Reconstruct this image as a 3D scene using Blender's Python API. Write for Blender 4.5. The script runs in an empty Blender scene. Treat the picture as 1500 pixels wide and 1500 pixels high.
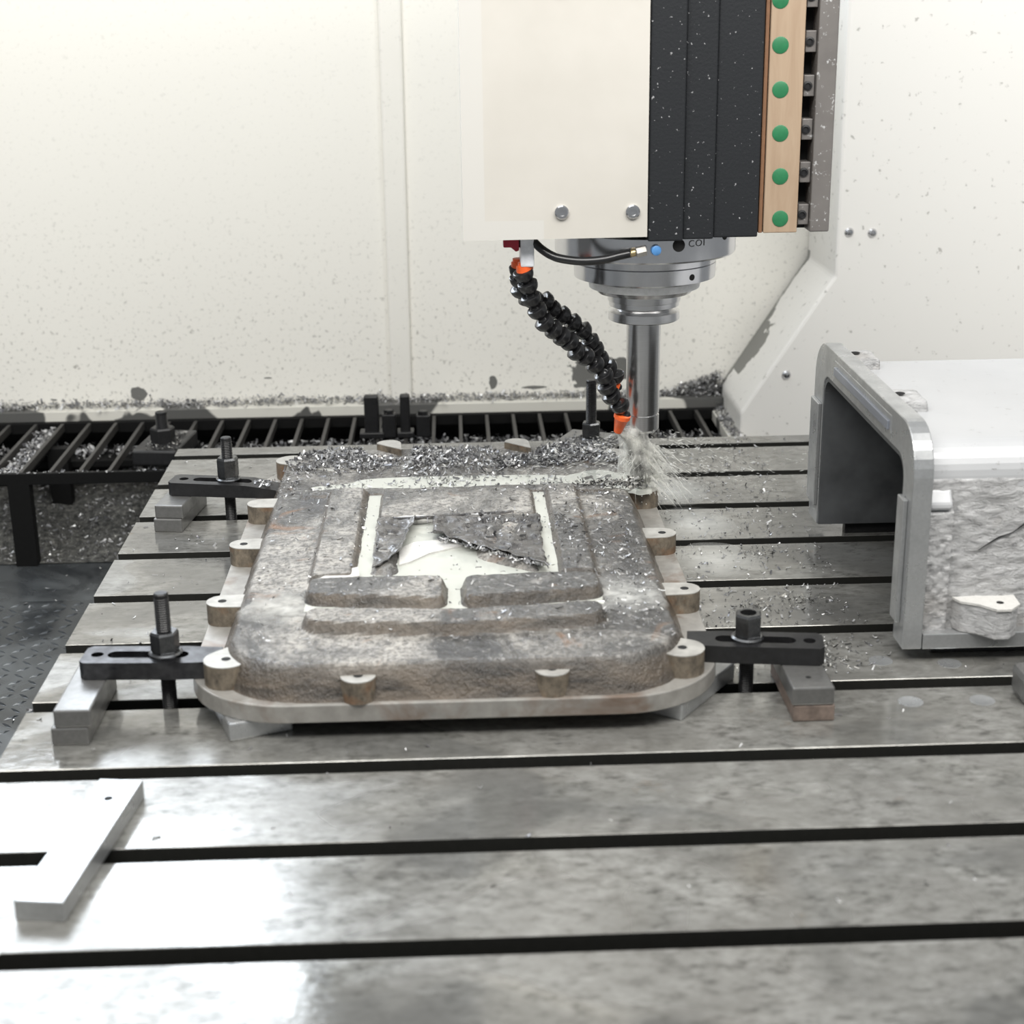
import bpy, bmesh, math, random
import numpy as np
from mathutils import Vector, Matrix, noise

# ------------------------------------------------------------------ camera, world, lights, exposure
U = 0.145                       # one T-slot pitch in metres; all coordinates below are in pitches
scene = bpy.context.scene
COL = scene.collection
PITCH, YAW, ROLL = 0.3222, 0.0345, -0.0130
cyw, syw, cp, sp = math.cos(YAW), math.sin(YAW), math.cos(PITCH), math.sin(PITCH)
fw = Vector((syw*cp, cyw*cp, -sp)); rt = Vector((cyw, -syw, 0)); up = rt.cross(fw)
cr, sr = math.cos(ROLL), math.sin(ROLL)
rt2 = cr*rt + sr*up; up2 = -sr*rt + cr*up
CAM = Vector((2.9644, -16.0543, 4.6554))
cd = bpy.data.cameras.new('camera'); cam = bpy.data.objects.new('camera', cd); COL.objects.link(cam)
m3 = Matrix((rt2, up2, -fw)).transposed()
cam.matrix_world = Matrix.Translation(CAM*U) @ m3.to_4x4()
cd.sensor_width = 36; cd.sensor_fit = 'HORIZONTAL'; cd.lens = 36*2328.4/1500
cd.clip_start = 0.01; cd.clip_end = 100
cd.dof.use_dof = True; cd.dof.focus_distance = 13.6*U; cd.dof.aperture_fstop = 6.3
scene.camera = cam

world = bpy.data.worlds.new('world'); scene.world = world; world.use_nodes = True
bg = world.node_tree.nodes['Background']
bg.inputs[0].default_value = (0.93, 0.97, 1.0, 1); bg.inputs[1].default_value = 0.30

def area(name, loc, target, sx, sy, power, color):
    l = bpy.data.lights.new(name, 'AREA'); l.shape = 'RECTANGLE'; l.size = sx*U; l.size_y = sy*U
    l.energy = power; l.color = color
    o = bpy.data.objects.new(name, l); COL.objects.link(o); o.location = Vector(loc)*U
    o.rotation_euler = (Vector(target)-Vector(loc)).to_track_quat('-Z', 'Y').to_euler()
    return o
area('roof_daylight', (1.5, -3.0, 13), (3.0, -3.0, 0), 12, 10, 14, (0.97, 0.985, 1.0))
area('back_window_daylight', (-4.5, 6.5, 9.5), (2.0, -5.0, 0), 9, 6, 46, (0.84, 0.91, 1.0))
area('front_wall_fill', (4.5, -11.5, 12), (3.0, 3.3, 1.5), 24, 5, 84, (1.0, 0.98, 0.94))  # added unseen fill lamp, brightens the back wall from the front

vs = scene.view_settings
vs.view_transform = 'Standard'; vs.look = 'None'; vs.gamma = 1.0; vs.use_curve_mapping = False
vs.exposure = 0.0
scene.cycles.max_bounces = 6

# ------------------------------------------------------------------ helpers
rng = random.Random(7)
NR = np.random.default_rng(11)

def link(name, me, mat, parent=None, origin=(0, 0, 0), smooth=False):
    if mat and not me.materials: me.materials.append(mat)
    if smooth:
        me.polygons.foreach_set('use_smooth', [True]*len(me.polygons)); me.update()
    o = bpy.data.objects.new(name, me); COL.objects.link(o)
    org = Vector(origin)
    o['o'] = 0; del o['o']
    ORG[o.name] = org
    if parent is not None:
        o.parent = parent; o.location = (org - ORG[parent.name])*U
    else:
        o.location = org*U
    return o
ORG = {}

def mesh(name, verts, faces, mat, parent=None, origin=None, smooth=False):
    """verts in world pitches"""
    if origin is None:
        origin = ORG[parent.name] if parent is not None else Vector(verts[0])
    org = Vector(origin)
    me = bpy.data.meshes.new(name)
    me.from_pydata([((v[0]-org.x)*U, (v[1]-org.y)*U, (v[2]-org.z)*U) for v in verts], [], faces)
    me.update()
    return link(name, me, mat, parent, org, smooth)

def from_bm(name, bm, mat, parent=None, origin=None, smooth=False, recalc=True):
    if recalc: bmesh.ops.recalc_face_normals(bm, faces=bm.faces)
    vs_ = bm.verts
    if origin is None:
        if parent is not None: origin = ORG[parent.name]
        else:
            n = len(vs_); origin = (sum(v.co.x for v in vs_)/n, sum(v.co.y for v in vs_)/n, min(v.co.z for v in vs_))
    org = Vector(origin)
    for v in vs_: v.co = (v.co-org)*U
    me = bpy.data.meshes.new(name); bm.to_mesh(me); bm.free()
    return link(name, me, mat, parent, org, smooth)

def thing(name, loc, label, cat, group=None):
    o = bpy.data.objects.new(name, None); COL.objects.link(o); o.empty_display_size = 0.02
    ORG[o.name] = Vector(loc); o.location = Vector(loc)*U
    o['label'] = label; o['category'] = cat
    if group: o['group'] = group
    return o
def tag(o, label, cat=None, group=None, kind=None):
    if label: o['label'] = label
    if cat: o['category'] = cat
    if group: o['group'] = group
    if kind: o['kind'] = kind
    return o

def bm_box(x0, x1, y0, y1, z0, z1, bev=0.0, rot=0.0, seg=2, piv=None):
    bm = bmesh.new()
    bmesh.ops.create_cube(bm, size=1)
    c = Vector(((x0+x1)/2, (y0+y1)/2, (z0+z1)/2))
    for v in bm.verts:
        v.co = Vector((v.co.x*(x1-x0), v.co.y*(y1-y0), v.co.z*(z1-z0)))
    if bev: bmesh.ops.bevel(bm, geom=bm.edges[:], offset=bev, segments=seg, affect='EDGES', profile=0.5)
    R = Matrix.Rotation(rot, 3, 'Z')
    pv = Vector(piv) if piv is not None else c
    for v in bm.verts:
        q = v.co + c - pv
        v.co = R @ q + pv
    return bm
def box(name, x0, x1, y0, y1, z0, z1, mat, parent=None, bev=0.012, rot=0.0, piv=None):
    return from_bm(name, bm_box(x0, x1, y0, y1, z0, z1, bev, rot, 2, piv), mat, parent)

def prism_pts(pts, axis, a0, a1):
    """closed polygon pts (2-tuples) extruded along axis; returns verts, faces"""
    n = len(pts); V = []
    for a in (a0, a1):
        for p, q in pts:
            V.append({'x': (a, p, q), 'y': (p, a, q), 'z': (p, q, a)}[axis])
    F = [list(range(n)), list(range(2*n-1, n-1, -1))]
    for i in range(n):
        j = (i+1) % n; F.append([i, i+n, j+n, j])
    return V, F
def prism_bm(pts, axis, a0, a1, bev=0):
    V, F = prism_pts(pts, axis, a0, a1)
    bm = bmesh.new(); bv = [bm.verts.new(v) for v in V]
    for f in F: bm.faces.new([bv[i] for i in f])
    bmesh.ops.recalc_face_normals(bm, faces=bm.faces)
    if bev:
        es = [e for e in bm.edges if e.is_manifold and e.calc_face_angle() > 0.5]
        bmesh.ops.bevel(bm, geom=es, offset=bev, segments=2, affect='EDGES', profile=0.5)
    return bm
def prism(name, pts, axis, a0, a1, mat, parent=None, bev=0, smooth=False):
    return from_bm(name, prism_bm(pts, axis, a0, a1, bev), mat, parent, smooth=smooth)

def lathe_data(prof, n=32, c=(0, 0, 0), d=(0, 0, 1), cap=True):
    """prof: list of (t along axis, radius)"""
    d = Vector(d).normalized(); q = d.to_track_quat('Z', 'Y').to_matrix(); c = Vector(c)
    V = []; F = []
    for t, r in prof:
        for k in range(n):
            a = 2*math.pi*k/n
            V.append(c + q @ Vector((r*math.cos(a), r*math.sin(a), t)))
    for i in range(len(prof)-1):
        for k in range(n):
            k2 = (k+1) % n
            F.append([i*n+k, i*n+k2, (i+1)*n+k2, (i+1)*n+k])
    if cap:
        F.append(list(range(n-1, -1, -1))); F.append([(len(prof)-1)*n+k for k in range(n)])
    return V, F
def lathe(name, prof, mat, parent=None, n=32, c=(0, 0, 0), d=(0, 0, 1), cap=True, smooth=True, origin=None, sharp=True):
    V, F = lathe_data(prof, n, c, d, cap)
    if origin is None and parent is None: origin = c
    o = mesh(name, V, F, mat, parent, origin, smooth)
    if smooth and sharp: sharpen(o.data)
    return o
def sharpen(me, ang=0.6):
    bm = bmesh.new(); bm.from_mesh(me)
    for e in bm.edges:
        if e.is_manifold and e.calc_face_angle() > ang: e.smooth = False
    bm.to_mesh(me); bm.free()

def tube_data(pts, rad, n=10):
    pts = [Vector(p) for p in pts]; V = []; F = []
    N = len(pts)
    nrm = None
    for i, p in enumerate(pts):
        t = (pts[min(i+1, N-1)] - pts[max(i-1, 0)]).normalized()
        if nrm is None: nrm = t.orthogonal().normalized()
        nrm = (nrm - t*nrm.dot(t)).normalized(); b = t.cross(nrm)
        r = rad[i] if hasattr(rad, '__len__') else rad
        for k in range(n):
            a = 2*math.pi*k/n; V.append(p + (nrm*math.cos(a) + b*math.sin(a))*r)
    for i in range(N-1):
        for k in range(n):
            k2 = (k+1) % n; F.append([i*n+k, i*n+k2, (i+1)*n+k2, (i+1)*n+k])
    F.append(list(range(n-1, -1, -1))); F.append([(N-1)*n+k for k in range(n)])
    return V, F
def smooth_path(pts, k=6):
    pts = [Vector(p) for p in pts]; out = []
    P = [pts[0]*2-pts[1]] + pts + [pts[-1]*2-pts[-2]]
    for i in range(1, len(P)-2):
        for j in range(k):
            t = j/k; a, b, c, d = P[i-1], P[i], P[i+1], P[i+2]
            out.append(0.5*((2*b) + (c-a)*t + (2*a-5*b+4*c-d)*t*t + (3*b-a-3*c+d)*t**3))
    out.append(pts[-1]); return out

def sdf_rbox(x, y, hx, hy, r):
    qx = abs(x)-hx+r; qy = abs(y)-hy+r
    return math.hypot(max(qx, 0), max(qy, 0)) + min(max(qx, qy), 0) - r
def sstep(a, b, x):
    t = min(max((x-a)/(b-a), 0), 1); return t*t*(3-2*t)

def flakes(name, pts, smin, smax, mat, label=None, cat=None, parent=None, flat=0.5, lift=0.25, kind='stuff', origin=None):
    """metal chips: small bent three-quad curls lying at pts (world pitches)"""
    V = []; F = []
    for p in pts:
        s = .52*(smin + (smax-smin)*rng.random()**2.2)
        w = s*rng.uniform(.35, .8); curl = rng.uniform(.3, 1.7)
        yaw = rng.uniform(0, 6.283); tilt = rng.gauss(0, flat); roll = rng.gauss(0, flat)
        M = Matrix.Rotation(yaw, 3, 'Z') @ Matrix.Rotation(tilt, 3, 'X') @ Matrix.Rotation(roll, 3, 'Y')
        b = len(V); c = Vector(p) + Vector((0, 0, s*lift))
        for i in range(4):
            a = (i-1.5)*curl*.55
            lx = s*math.sin(a)/max(curl*.8, .3); lz = s*(1-math.cos(a))*.9
            for sy in (-.5, .5):
                V.append(c + M @ Vector((lx, sy*w*(1-.25*(i % 2)), lz)))
        for i in range(3): F.append([b+2*i, b+2*i+1, b+2*i+3, b+2*i+2])
    if not V: return None
    o = mesh(name, V, F, mat, parent, origin if origin is not None else (None if parent else pts[0]))
    tag(o, label, cat, None, kind)
    return o

# ------------------------------------------------------------------ materials
MATS = {}
class NT:
    def __init__(s, name):
        s.m = bpy.data.materials.new(name); s.m.use_nodes = True; s.t = s.m.node_tree; s.n = s.t.nodes; s.l = s.t.links
        s.b = s.n['Principled BSDF']; s.co = s.n.new('ShaderNodeTexCoord').outputs['Object']
    def mapped(s, sc):
        mp = s.n.new('ShaderNodeMapping'); s.l.new(s.co, mp.inputs[0])
        mp.inputs['Scale'].default_value = sc if hasattr(sc, '__len__') else (sc, sc, sc)
        return mp.outputs[0]
    def noise(s, sc, detail=4, rough=.55, dist=0.0, off=0.0):
        n = s.n.new('ShaderNodeTexNoise'); n.inputs['Scale'].default_value = 1.0
        mp = s.n.new('ShaderNodeMapping'); s.l.new(s.co, mp.inputs[0])
        q = sc if hasattr(sc, '__len__') else (sc, sc, sc)
        mp.inputs['Scale'].default_value = tuple(v/U for v in q); mp.inputs['Location'].default_value = (off, off*1.7, off*.6)
        s.l.new(mp.outputs[0], n.inputs['Vector'])
        n.inputs['Detail'].default_value = detail; n.inputs['Roughness'].default_value = rough; n.inputs['Distortion'].default_value = dist
        return n.outputs['Fac']
    def voro(s, sc, feature='F1'):
        n = s.n.new('ShaderNodeTexVoronoi'); n.feature = feature; n.inputs['Scale'].default_value = 1.0
        s.l.new(s.mapped(sc/U), n.inputs['Vector']); return n.outputs['Distance']
    def ramp(s, fac, stops):
        r = s.n.new('ShaderNodeValToRGB'); s.l.new(fac, r.inputs[0])
        e = r.color_ramp.elements
        while len(e) < len(stops): e.new(0.5)
        for el, (p, c) in zip(e, stops):
            el.position = p; el.color = (c, c, c, 1) if not hasattr(c, '__len__') else (*c, 1)
        return r.outputs[0]
    def mix(s, fac, a, b, mode='MIX'):
        m = s.n.new('ShaderNodeMix'); m.data_type = 'RGBA'; m.blend_type = mode
        for sock, v in ((m.inputs[0], fac), (m.inputs[6], a), (m.inputs[7], b)):
            if hasattr(v, 'is_linked') or hasattr(v, 'links'): s.l.new(v, sock)
            elif hasattr(v, '__len__'): sock.default_value = (*v, 1)
            else: sock.default_value = v if sock.type == 'VALUE' else (v, v, v, 1)
        return m.outputs[2]
    def math(s, op, a, b=0.0, clamp=False):
        m = s.n.new('ShaderNodeMath'); m.operation = op; m.use_clamp = clamp
        for i, v in enumerate((a, b)):
            if hasattr(v, 'links'): s.l.new(v, m.inputs[i])
            else: m.inputs[i].default_value = v
        return m.outputs[0]
    def xyz(s):
        x = s.n.new('ShaderNodeSeparateXYZ'); s.l.new(s.co, x.inputs[0]); return x.outputs
    def bump(s, h, strength=.3, dist=.01):
        b = s.n.new('ShaderNodeBump'); b.inputs['Strength'].default_value = strength; b.inputs['Distance'].default_value = dist*U
        s.l.new(h, b.inputs['Height']); s.l.new(b.outputs[0], s.b.inputs['Normal'])
    def set(s, col=None, rough=None, metal=None, coat=None, spec=None):
        for k, v in (('Base Color', col), ('Roughness', rough), ('Metallic', metal), ('Coat Weight', coat), ('Specular IOR Level', spec)):
            if v is None: continue
            if hasattr(v, 'links'): s.l.new(v, s.b.inputs[k])
            elif hasattr(v, '__len__'): s.b.inputs[k].default_value = (*v, 1)
            else: s.b.inputs[k].default_value = v
        return s.m

def mat_paint(name, base, speck=.5, low=(-0.3, 1.6)):
    t = NT(name)
    sp1 = t.ramp(t.noise(9, 3, .6), [(.66, 0.0), (.72, 1.0)])
    sp2 = t.ramp(t.noise(22, 2, .6, off=3), [(.64, 0.0), (.70, 1.0)])
    z = t.xyz()[2]
    grad = t.n.new('ShaderNodeMapRange'); t.l.new(z, grad.inputs[0])
    grad.inputs[1].default_value = low[0]*U; grad.inputs[2].default_value = low[1]*U
    grad.inputs[3].default_value = 1.0; grad.inputs[4].default_value = 0.25
    f = t.math('MULTIPLY', t.math('MAXIMUM', sp1, t.math('MULTIPLY', sp2, .7)), t.math('MULTIPLY', grad.outputs[0], speck))
    soft = t.mix(t.ramp(t.noise(.5, 3), [(.3, 0.0), (.8, 1.0)]), base, tuple(v*.95 for v in base))
    t.set(t.mix(f, soft, (.25, .245, .22)), .42)
    return t.m
M_WALL = mat_paint('cream_wall_paint', (.90, .882, .82), .75)
M_PANEL = mat_paint('white_panel_paint', (.885, .88, .86), .3)

def wall_with_patches(name, base, patches):
    """cream paint with peeled grey patches, patches = (x, z, rx, rz) in pitches of object space"""
    t = NT(name)
    m0 = None
    x, y, z = t.xyz()
    wob = t.math('MULTIPLY', t.math('SUBTRACT', t.noise(5, 4, .6), .5), 1.6)
    for (px, pz, rx, rz) in patches:
        dx = t.math('DIVIDE', t.math('SUBTRACT', x, px*U), rx*U); dz = t.math('DIVIDE', t.math('SUBTRACT', z, pz*U), rz*U)
        d = t.math('ADD', t.math('SQRT', t.math('ADD', t.math('MULTIPLY', dx, dx), t.math('MULTIPLY', dz, dz))), wob)
        f = t.math('LESS_THAN', d, 1.0)
        m0 = f if m0 is None else t.math('MAXIMUM', m0, f)
    sp1 = t.ramp(t.noise(9, 3, .6), [(.64, 0.0), (.72, 1.0)])
    sp2 = t.ramp(t.noise(20, 2, .6, off=3), [(.60, 0.0), (.70, 1.0)])
    grad = t.n.new('ShaderNodeMapRange'); t.l.new(z, grad.inputs[0])
    grad.inputs[1].default_value = 0; grad.inputs[2].default_value = 2.6*U
    grad.inputs[3].default_value = .8; grad.inputs[4].default_value = 0.12
    f = t.math('MULTIPLY', t.math('MAXIMUM', sp1, t.math('MULTIPLY', sp2, .8)), grad.outputs[0])
    col = t.mix(f, base, (.26, .25, .22))
    col = t.mix(m0, col, (.17, .17, .16)) if m0 is not None else col
    t.set(col, .42); return t.m

def mat_table():
    t = NT('worn_table_steel')
    n1 = t.noise((1.6, 2.4, 1), 6, .62, .5); n2 = t.noise((9, 16, 9), 5, .65, off=2); n3 = t.noise((.55, .8, 1), 3, .5, .8, off=5)
    col = t.ramp(n2, [(.30, (.085, .083, .076)), (.48, (.255, .252, .235)), (.72, (.40, .397, .38))])
    col = t.mix(t.ramp(n1, [(.36, 0.0), (.62, .75)]), col, (.21, .205, .19), 'MIX')
    col = t.mix(t.ramp(n3, [(.52, 0.0), (.60, .55)]), col, (.13, .13, .125))
    rust = t.ramp(t.noise(3, 4, .6, off=9), [(.68, 0.0), (.80, .45)])
    col = t.mix(rust, col, (.22, .15, .09))
    rough = t.ramp(n3, [(.42, .34), (.54, .08)])
    t.set(col, rough, .4, None, .6); t.bump(n2, .12, .01); return t.m
def mat_steel(name, col, rough, metal=.9, sc=30, amt=.12, bumpy=.08):
    t = NT(name); n = t.noise(sc, 4, .6); n2 = t.noise(sc*.12, 4, .6, off=4)
    c = t.mix(t.ramp(n, [(.3, 0.0), (.75, 1.0)]), tuple(v*(1-amt) for v in col), tuple(min(1, v*(1+amt)) for v in col))
    c = t.mix(t.ramp(n2, [(.45, 0.0), (.7, .5)]), c, tuple(v*.7 for v in col))
    t.set(c, t.ramp(n2, [(.3, rough*.8), (.7, min(1, rough*1.3))]), metal)
    if bumpy: t.bump(n, bumpy, .008)
    return t.m
def mat_plain(name, col, rough=.5, metal=0.0, coat=None, sc=20, var=.1, spec=None):
    t = NT(name); n = t.noise(sc, 3)
    c = t.mix(t.ramp(n, [(.3, 0.0), (.7, 1.0)]), tuple(v*(1-var) for v in col), tuple(min(1, v*(1+var)) for v in col))
    t.set(c, rough, metal, coat, spec); return t.m
def mat_brushed():
    t = NT('ground_chrome_steel'); n = t.noise((6, 6, 220), 3, .6)
    t.set(t.mix(n, (.58, .575, .57), (.78, .78, .785)), .28, 1.0); return t.m
M_TABLE = mat_table()
M_SLOT = mat_plain('dark_slot_iron', (.02, .02, .018), .6, .0, spec=.2)
M_BLOCK = mat_steel('grey_block_steel', (.24, .238, .232), .36, .7)
M_BLOCKR = mat_steel('rusty_block_steel', (.20, .155, .13), .6, .2, 14, .35)
M_ALU = mat_steel('milled_aluminium', (.50, .51, .515), .3, .7, 40, .08, .04)
t = NT('machined_plate_edge'); _a = t.noise(8, 4, .6); _b = t.noise(1.6, 5, .6, .6, off=4)
M_PLATE = t.set(t.mix(t.ramp(_b, [(.54, 0.0), (.68, .8)]), t.mix(t.ramp(_a, [(.3, 0.0), (.75, 1.0)]), (.27, .26, .24), (.40, .385, .36)), (.17, .11, .075)), .4, .3)
M_BLACK = mat_steel('black_oxide_steel', (.012, .012, .013), .4, .0, 26, .4)
M_NUT = mat_steel('dark_nut_steel', (.13, .133, .137), .28, .9, 26, .25)
M_CHROME = mat_brushed()
M_NOSE = mat_plain('polished_spindle_steel', (.66, .66, .67), .2, 1.0, sc=8, var=.04)
M_RING = mat_plain('white_wiper_ring', (.92, .92, .91), .4)
M_HOLE = mat_plain('black_void', (.006, .006, .006), .8)
M_HOSE = mat_plain('black_hose_plastic', (.012, .012, .013), .28, 0, .25, 20, .2)
M_ORANGE = mat_plain('orange_nozzle_plastic', (.85, .135, .03), .35)
M_RED = mat_plain('crimson_valve_plastic', (.36, .008, .03), .35)
M_WHITEP = mat_plain('white_manifold_plastic', (.78, .80, .84), .35)
M_BLUE = mat_plain('blue_cap_plastic', (.08, .24, .52), .35)
M_BRASS = mat_plain('brass_fitting', (.45, .36, .20), .35, .8)
M_CHAR = NT('charcoal_textured_paint'); _n = M_CHAR.noise(40, 3)
M_CHAR.bump(_n, .25, .01); M_CHAR = M_CHAR.set(M_CHAR.mix(M_CHAR.ramp(M_CHAR.noise(30, 2, .5, off=3), [(.69, 0.0), (.73, .8)]), (.013, .0145, .017), (.35, .35, .36)), .6, 0, None, .3)
t = NT('tan_phenolic_plate'); M_TAN = t.set(t.mix(t.ramp(t.noise((14, 14, 1.4), 4, .6, .6), [(.3, 0.0), (.7, 1.0)]), (.31, .22, .148), (.38, .285, .20)), .5)
M_TANEDGE = mat_plain('brown_plate_edge', (.20, .10, .05), .6)
M_GREEN = mat_plain('green_plug', (.018, .15, .06), .45)
t = NT('speckled_grey_iron'); _s = t.ramp(t.noise(26, 3, .6), [(.62, 0.0), (.70, 1.0)])
M_IRON = t.set(t.mix(_s, t.mix(t.noise(5, 4), (.13, .12, .114), (.20, .187, .177)), (.50, .50, .50)), .5, .3)
t = NT('cream_cover_paint')
_x, _y, _z = t.xyz()
_c = t.mix(t.ramp(t.noise(1.1, 4, .6), [(.35, 0.0), (.75, 1.0)]), (.55, .527, .485), (.50, .478, .435))
_tape = t.math('MAXIMUM', t.math('LESS_THAN', _x, .17*U), t.math('MULTIPLY', t.math('LESS_THAN', _z, .15*U), t.math('LESS_THAN', _x, .63*U)))
M_COVER = t.set(t.mix(_tape, _c, (.55, .537, .507)), .35)
M_COOLANT = None
def mat_coolant(name, alpha, col=(.50, .51, .465)):
    t = NT(name); n = t.noise(2.5, 4, .55, .8)
    t.set(t.mix(t.ramp(n, [(.35, 0.0), (.7, 1.0)]), col, tuple(v*.9 for v in col)), .06, 0, None, .5)
    if alpha < 1: t.b.inputs['Alpha'].default_value = alpha
    t.bump(t.noise(3, 2), .05, .01); return t.m
M_COOLANT = mat_coolant('milky_coolant', 1)
M_FILM = mat_coolant('thin_coolant_film', .45, (.72, .75, .72))
def mat_mist(name, lo, hi, sc, radial=None):
    t = NT(name); nd = t.n; nd.remove(t.b)
    df = nd.new('ShaderNodeBsdfDiffuse'); tl = nd.new('ShaderNodeBsdfTranslucent'); tr_ = nd.new('ShaderNodeBsdfTransparent')
    for q in (df, tl): q.inputs[0].default_value = (.93, .93, .89, 1)
    m1 = nd.new('ShaderNodeMixShader'); t.l.new(df.outputs[0], m1.inputs[1]); t.l.new(tl.outputs[0], m1.inputs[2])
    m2 = nd.new('ShaderNodeMixShader'); t.l.new(tr_.outputs[0], m2.inputs[1]); t.l.new(m1.outputs[0], m2.inputs[2])
    a = t.ramp(t.noise(sc, 3, .5, .4), [(.35, lo), (.65, hi)])
    if radial:
        ln = nd.new('ShaderNodeVectorMath'); ln.operation = 'LENGTH'; t.l.new(t.co, ln.inputs[0])
        a = t.math('MULTIPLY', a, t.math('SUBTRACT', 1.0, t.math('DIVIDE', ln.outputs['Value'], radial*U), True))
    t.l.new(a, m2.inputs[0]); t.l.new(m2.outputs[0], nd['Material Output'].inputs[0]); return t.m
M_SPRAY = mat_mist('coolant_spray', .05, .42, (12, 12, 7))
M_MIST2 = mat_mist('coolant_patch_film', .3, .95, (8, 8, 6), .42)
M_MIST = mat_mist('coolant_mist_film', .75, 1.0, (6, 10, 6), .5)
t = NT('swarf_aluminium'); _g = t.n.new('ShaderNodeNewGeometry').outputs['Random Per Island']
M_CHIP = t.set(t.ramp(_g, [(0, (.10, .10, .11)), (.35, (.26, .26, .265)), (.75, (.44, .44, .44)), (1, (.75, .75, .74))]), .34, .45)
t = NT('dark_swarf'); _g = t.n.new('ShaderNodeNewGeometry').outputs['Random Per Island']
M_CHIPD = t.set(t.ramp(_g, [(0, (.03, .03, .03)), (.5, (.15, .15, .145)), (.85, (.34, .33, .31)), (1, (.62, .60, .55))]), .4, .35)
t = NT('swarf_bed'); _v = t.noise(16, 5, .75)
M_BED = t.set(t.ramp(_v, [(.35, (.02, .02, .02)), (.55, (.12, .12, .11)), (.72, (.34, .33, .30))]), .5, .2); t.bump(_v, .9, .06)
t = NT('wet_tread_plate'); _n = t.noise((1.2, 1.2, 1), 4, .6, 1.0)
M_FLOOR = t.set(t.ramp(_n, [(.35, (.05, .055, .06)), (.7, (.12, .13, .135))]), t.ramp(_n, [(.3, .12), (.7, .4)]), .5)
M_GRATE = mat_plain('black_grating_paint', (.007, .007, .007), .6, .0, spec=.15)
M_GRATEB = mat_plain('worn_grating_bar', (.05, .048, .045), .5, .2)

def mat_casting():
    t = NT('sand_cast_iron_wet')
    x, y, z = t.xyz()
    g1 = t.noise((1.1, .8, 1), 5, .6, .7); g2 = t.noise(26, 4, .7); g3 = t.noise(1.9, 5, .62, 1.1, off=6); g4 = t.noise(5, 5, .65, .4, off=2)
    base = t.mix(t.ramp(g1, [(.43, 0.0), (.55, 1.0)]), (.43, .408, .372), (.07, .069, .068))
    base = t.mix(t.ramp(g4, [(.42, 0.0), (.60, .55)]), base, (.17, .165, .155))
    base = t.mix(t.ramp(g2, [(.38, .75), (.58, 0.0)]), base, (.05, .048, .045))
    base = t.mix(t.ramp(t.noise(14, 5, .7, off=11), [(.56, 0.0), (.68, .55)]), base, (.50, .485, .46))
    rust = t.ramp(g3, [(.60, 0.0), (.72, .55)])
    base = t.mix(rust, base, (.26, .125, .05))
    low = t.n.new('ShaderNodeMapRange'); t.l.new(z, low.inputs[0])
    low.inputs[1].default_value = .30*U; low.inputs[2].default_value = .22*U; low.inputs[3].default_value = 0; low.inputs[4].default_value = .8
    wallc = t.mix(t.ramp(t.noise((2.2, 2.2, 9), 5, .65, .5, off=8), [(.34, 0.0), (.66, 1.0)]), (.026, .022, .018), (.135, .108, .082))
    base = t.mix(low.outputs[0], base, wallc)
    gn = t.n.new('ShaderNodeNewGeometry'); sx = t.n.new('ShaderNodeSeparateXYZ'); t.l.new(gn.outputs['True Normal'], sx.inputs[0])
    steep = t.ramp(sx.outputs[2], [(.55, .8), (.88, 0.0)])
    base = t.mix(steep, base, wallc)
    rough = t.ramp(g1, [(.42, .6), (.55, .16)])
    t.set(base, rough, .0, None, .55)
    t.bump(t.math('ADD', g2, t.math('MULTIPLY', g4, .7)), .7, .035); return t.m
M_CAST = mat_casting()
t = NT('boss_face_metal'); M_BOSS = t.set(t.mix(t.ramp(t.noise(10, 4), [(.35, 0.0), (.7, 1.0)]), (.44, .43, .40), (.30, .29, .27)), .4, .2)
t = NT('boss_side_cast'); _n = t.noise((12, 12, 8), 5, .7)
M_BOSSS = t.set(t.mix(t.ramp(t.noise(5, 4, .6, off=4), [(.52, 0.0), (.70, .7)]), t.ramp(_n, [(.3, (.05, .042, .033)), (.7, (.24, .20, .15))]), (.20, .095, .04)), .55); t.bump(_n, .5, .02)
t = NT('black_wrinkled_film'); _n = t.noise(9, 5, .7, .5)
M_TORN = t.set(t.ramp(_n, [(.35, (.02, .02, .022)), (.65, (.115, .109, .104))]), .16, 0, .4); t.bump(_n, .7, .04)
t = NT('white_foam_crust'); M_FOAM = t.set(t.mix(t.noise(20, 4, .7), (.70, .69, .665), (.52, .51, .485)), .6); t.bump(t.noise(24, 4, .7), .6, .02)
t = NT('rough_white_casting'); _n = t.noise((9, 9, 24), 6, .75, .6); _n2 = t.noise(1.4, 4, .6, .5, off=3)
M_ROUGH = t.set(t.mix(t.ramp(_n2, [(.55, 0.0), (.72, .55)]), t.ramp(_n, [(.30, (.26, .26, .265)), (.5, (.56, .56, .56)), (.75, (.72, .72, .725))]), (.36, .32, .28)), .5, .1); t.bump(_n, .9, .05)
t = NT('smooth_white_casting'); _n = t.noise(9, 5, .7)
M_CASTW = t.set(t.mix(t.ramp(_n, [(.62, 0.0), (.75, .8)]), t.mix(t.noise(1.5, 3), (.53, .535, .545), (.46, .468, .48)), (.22, .21, .20)), .38, .1); t.bump(_n, .15, .01)
M_DARKIN = mat_plain('dark_inner_casting', (.10, .105, .11), .45, .3, sc=3, var=.3)

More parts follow.
